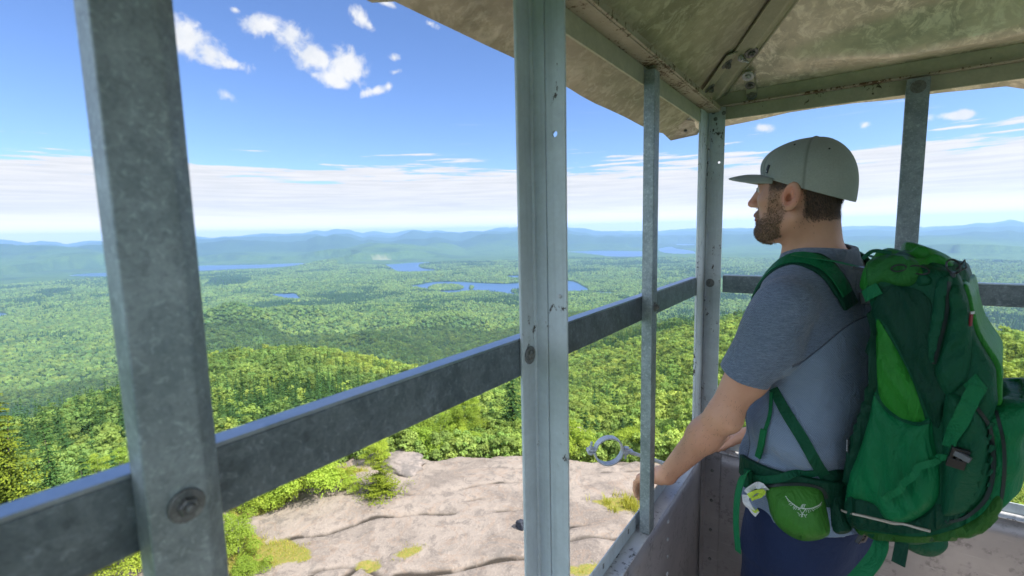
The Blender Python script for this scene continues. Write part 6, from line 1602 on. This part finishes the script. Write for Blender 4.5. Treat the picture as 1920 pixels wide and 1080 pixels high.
# ---------------------------------------------------------------- harness
def lpath(P, off, tree, n=30):
    pts = []; nn = []
    for c in bez(P, n):
        w_ = Vector(BF.w(c)); q = tree.find_nearest(w_); nr_ = q[1]
        if nr_.dot(w_-Vector(BF.w((.0, .05, c.z-.05)))) < 0: nr_ = -nr_
        pts.append(q[0]+nr_*off); nn.append(nr_)
    for _ in range(4):
        pts = [pts[0]]+[(pts[i-1]+pts[i]*2+pts[i+1])/4 for i in range(1, len(pts)-1)]+[pts[-1]]; nn = [nn[0]]+[(nn[i-1]+nn[i]*2+nn[i+1]).normalized() for i in range(1, len(nn)-1)]+[nn[-1]]
    return pts, nn
for s in (1, -1):
    P = [(-.160, s*.085, 1.462), (-.110, s*.098, 1.505), (-.050, s*.104, 1.535), (.012, s*.106, 1.545), (.065, s*.112, 1.505), (.105, s*.118, 1.43), (.118, s*.128, 1.33), (.100, s*.150, 1.24)]
    pts, nn = lpath(P, .0085, TS)
    o = MB().ribbon(pts, nn, [.050]*3+[.056]*(len(pts)-6)+[.04]*3, .010).build('shoulder_strap', G_DEEP, pack, bevel=.004)
    pts2 = [p+n_*.0060 for p, n_ in zip(pts, nn)]; MB().ribbon(pts2[2:-2], nn[2:-2], .036, .003).build('strap_facing', G_WEB2, o)
    k = len(pts)//3; a = pts[int(len(pts)*.42)]+nn[int(len(pts)*.42)]*.011; e = Vector(BF.w((-.150, s*.080, 1.525)))
    m_ = (a+e)/2+Vector((0, 0, .006)); ln = MB().ribbon(bez([a, m_, e], 10), Vector((0, 0, 1)), .020, .0022).build('load_lifter', G_WEB2, pack)
    MB().obox(e*.82+a*.18, ((e-a).normalized(), (e-a).normalized().cross(Vector((0, 0, 1))).normalized(), Vector((0, 0, 1))), (.013, .012, .004), .0015).build('ladder_lock', BLACK, pack)
p, n_ = hit(1618, 560, TA); q, _ = hit(1632, 552, TA); buckle(p+n_*.008, n_, (p-Vector(hit(1640, 545, TA)[0])), .040, .026, GREYB, pack)
strap('buckle_web', [(1652,540),(1640,546),(1628,555)], TA, .024, G_WEB2, pack, .008, .002, 8)
# adjuster strap from the armpit to the foot of the pack, and its free end
strap('lower_strap', [(1452,728),(1476,776),(1506,826),(1532,872),(1556,905)], TS, .025, G_WEB, pack, .004, .0022)
strap('strap_tail', [(1449,735),(1446,775),(1436,810),(1430,832)], TS, .008, G_WEB2, pack, .006, .002)
strap('strap_tail', [(1436,806),(1432,832),(1425,858)], TS, .014, G_WEB2, pack, .009, .006, 10)
strap('drawcord', [(1426,860),(1418,872),(1408,882)], TS, .0025, mat('grey_cord', lambda t, co: bsdf(t, (.25, .27, .29), .7)), pack, .004, .002, 10)
# hip belt: padded band round the waist with a zipped pocket on each wing
BELT = [(1402,890),(1440,888),(1490,885),(1540,888),(1578,905),(1600,935),(1606,985),(1590,1000),(1564,985),(1550,930),(1535,900),(1490,897),(1440,905),(1420,945),(1404,935),(1396,912)]
hb = None
pts = []; nn = []
for th in np.linspace(R(62), R(205), 34):
    w_ = Vector(BF.w((.004+.14*math.cos(th), .19*math.sin(th), 1.010+.022*math.cos(th)))); q = TS.find_nearest(w_); nr_ = Vector(BF.d((math.cos(th), math.sin(th)*.8, 0))).normalized(); pts.append(q[0]+nr_*.010); nn.append(nr_)
wd = [.052+.046*min(1, i/12) for i in range(len(pts))]
hb = MB().ribbon(pts, nn, wd, .014).build('hip_belt', G_DEEP, pack, bevel=.004)
pts = []; nn = []
for th in np.linspace(R(-60), R(-205), 24):
    w_ = Vector(BF.w((.004+.14*math.cos(th), .19*math.sin(th), 1.010+.022*math.cos(th)))); q = TS.find_nearest(w_); nr_ = Vector(BF.d((math.cos(th), math.sin(th)*.8, 0))).normalized(); pts.append(q[0]+nr_*.010); nn.append(nr_)
MB().ribbon(pts, nn, .085, .014).build('hip_belt', G_DEEP, pack, bevel=.004)
TB = bvh([hb, shirt_o, bpy.data.objects['shorts']])
strap('belt_web', [(1404,893),(1440,898),(1490,890),(1530,884)], TB, .018, G_WEB, hb, .005, .003)
bp = pillow('belt_pocket', [(1434,912),(1470,910),(1510,911),(1538,918),(1546,938),(1552,965),(1556,995),(1545,1008),(1516,1014),(1490,1009),(1462,990),(1446,966),(1440,940)], TB, .030, G_BELT, pack, 34, crease=lambda x, y: -.004*math.exp(-(((x-1452)*.85+(y-930)*-.55)/6)**2))
strap('pocket_zip', [(1437,914),(1470,908),(1510,908),(1540,916),(1549,934)], bvh([bp, hb]), .007, PIPE, bp, .001, .004)
# the bird emblem: a line drawing of an eagle with spread wings, printed in white
TE = bvh([bp]); EM = MB()
def em(x, y): return (1440+x/9, 860+y/9)
def eline(P, w):
    C = [hit(*em(*q), TE) for q in P]; EM.ribbon([c[0]+c[1]*.0009 for c in C], [c[1] for c in C], w, .0003)
lw = [(300,632),(318,664),(345,700),(400,748),(455,790),(505,822),(560,842),(620,848)]; rw = [(575,838),(640,846),(700,840),(760,825),(815,800),(860,778),(888,748),(902,728)]
eline(lw, .0011); eline(rw, .0011)
for a, b in [((318,664),(330,684)),((345,700),(330,712)),((372,724),(342,735)),((400,748),(352,768)),((424,768),(376,795)),((448,786),(420,832)),((470,800),(430,855)),((490,815),(462,862)),((512,824),(508,868)),((535,835),(520,860)),
             ((640,846),(645,905)),((668,845),(688,912)),((695,840),(718,890)),((722,835),(770,885)),((750,828),(798,862)),((778,815),(828,840)),((805,805),(850,820)),((832,792),(868,802)),((858,780),(885,790)),((875,762),(888,775))]: eline([a, b], .0008)
for P in ([(552,832),(562,800),(580,776),(605,768),(636,774),(618,788),(606,812),(604,840)], [(565,830),(585,790),(600,785)], [(590,838),(578,808),(600,800)], [(530,838),(548,880),(572,925)], [(640,842),(612,880),(585,925)], [(575,905),(578,950)], [(498,905),(515,925),(540,945),(575,938),(610,945),(640,955),(658,935)], [(520,945),(530,970)], [(560,970),(578,945),(590,975)], [(615,950),(632,985),(640,990)], [(560,985),(575,965),(585,985)]): eline(P, .0008)
EM.build('bird_emblem', mat('white_print', lambda t, co: bsdf(t, (.62, .70, .62), .7)), bp)
# belt ends, buckle block and hanging webbing
p, n_ = hit(1408, 896, TB); MB().obox(p+n_*.010, (Vector(BF.d((0, 0, 1))), n_.cross(Vector(BF.d((0, 0, 1)))).normalized(), n_), (.024, .009, .006), .002).build('belt_end', G_WEB, pack)
a = Vector(BF.w((.150, .095, 1.035)))
o_ = hit(1392, 905, TB)[0]+hit(1392, 905, TB)[1]*.01
def fly(P, dep):
    return [Vector(ray(x, y))*k for (x, y), k in zip(P, dep)]
d0 = 1.186
MB().ribbon(bez(fly([(1404,884),(1392,896),(1383,930),(1380,980),(1384,1035)], [d0, d0-.012, d0-.015, d0-.010, d0-.008]), 22), Vector(BF.d((.30, 1, 0))), .019, .002).build('belt_tail', G_WEB2, pack)
p, n_ = hit(1600, 990, TA); d1 = (CM @ np.array(p))[2]
MB().ribbon(bez(fly([(1630,985),(1652,1008),(1644,1040),(1620,1072),(1585,1110)], [d1-.03, d1-.06, d1-.065, d1-.06, d1-.05]), 22), Vector(BF.d((.35, 1, 0))), .034, .0022).build('stabilizer_strap', G_WEB2, pack)
q = hit(1688, 1016, TA); d2 = (CM @ np.array(q[0]))[2]
MB().ribbon(fly([(1692,1012),(1689,1032),(1684,1058)], [d2, d2-.002, d2-.004]), Vector(BF.d((.1, 1, .1))), .024, .0025).build('lash_tab', G_DEEP, pack)
p, n_ = hit(1612, 1003, TA); buckle(p+n_*.010, n_, Vector(BF.d((-1, 0, -.25))), .045, .028, BLACK, pack)
# wing of the belt where it meets the pack
pillow('belt_wing', [(1540,890),(1572,880),(1596,890),(1604,935),(1600,985),(1585,1000),(1562,995),(1556,950),(1548,915)], TA, .012, G_DEEP, pack, 10)
# ---------------------------------------------------------------- a strip of cloth knotted to the belt
tie = thing('cloth_strip', 'knotted lime and white cloth strip tied to the front end of the hip belt', 'cloth strip', tuple(o_))
K = d0-.026
def knot(P, dep, w, m, name):
    C = bez(fly(P, dep), 18); nn = [Vector((math.sin(i*.5)*.7, -1, .5*math.cos(i*.7))) for i in range(len(C))]
    return MB().ribbon(C, nn, w, .0022).build(name, m, tie, bevel=.0008)
def _cl(t, co):
    n = t.noise(co, 55, 3, .6); return bsdf(t, t.mix(t.step(n, .45, .55), (.62, .64, .60), (.50, .68, .06)), .75, 0, t.bump(t.noise(co, 90, 4, .6), .004, .6))
CLO = mat('lime_white_cloth', _cl); CLW = mat('white_cloth', lambda t, co: bsdf(t, t.mix(t.noise(co, 120, 3, .6), (.48, .50, .52), (.68, .69, .68)), .8, 0, t.bump(t.noise(co, 80, 4, .6), .004, .6))); CLL = mat('lime_cloth', lambda t, co: bsdf(t, t.mix(t.noise(co, 130, 4, .7), (.35, .50, .03), (.56, .72, .08)), .8, 0, t.bump(t.noise(co, 80, 4, .6), .004, .6)))
knot([(1400,925),(1410,914),(1424,910),(1437,918),(1432,928)], [K, K-.006, K-.010, K-.004, K+.004], .016, CLW, 'cloth_fold')
knot([(1403,930),(1418,922),(1432,921),(1424,930),(1408,936)], [K-.006, K-.012, K-.012, K-.008, K-.004], .010, CLL, 'cloth_fold')
knot([(1398,928),(1399,940),(1405,950),(1412,958),(1420,964)], [K-.002, K-.008, K-.010, K-.008, K-.004], .016, CLW, 'cloth_end')
knot([(1410,952),(1416,959),(1421,956)], [K-.012, K-.014, K-.010], .007, CLL, 'cloth_end')
HAZE=7.2e-5; HTOP=240.0
# ================================================================ haze: one closed box of thin air
hm = bpy.data.materials.new('thin_air'); hm.use_nodes = True; t = NT(hm.node_tree)
for n in list(t.n): t.n.remove(n)
o_ = t.new('ShaderNodeOutputMaterial'); pv = t.new('ShaderNodeVolumePrincipled'); t.l.new(pv.outputs[0], o_.inputs['Volume'])
pv.inputs['Color'].default_value = (.40, .62, 1.0, 1); pv.inputs['Density'].default_value = HAZE; pv.inputs['Anisotropy'].default_value = .15
hz_ = MB().box((-23500, -23500, -480), (23500, 23500, HTOP)).build('haze', hm, None, kind='stuff')
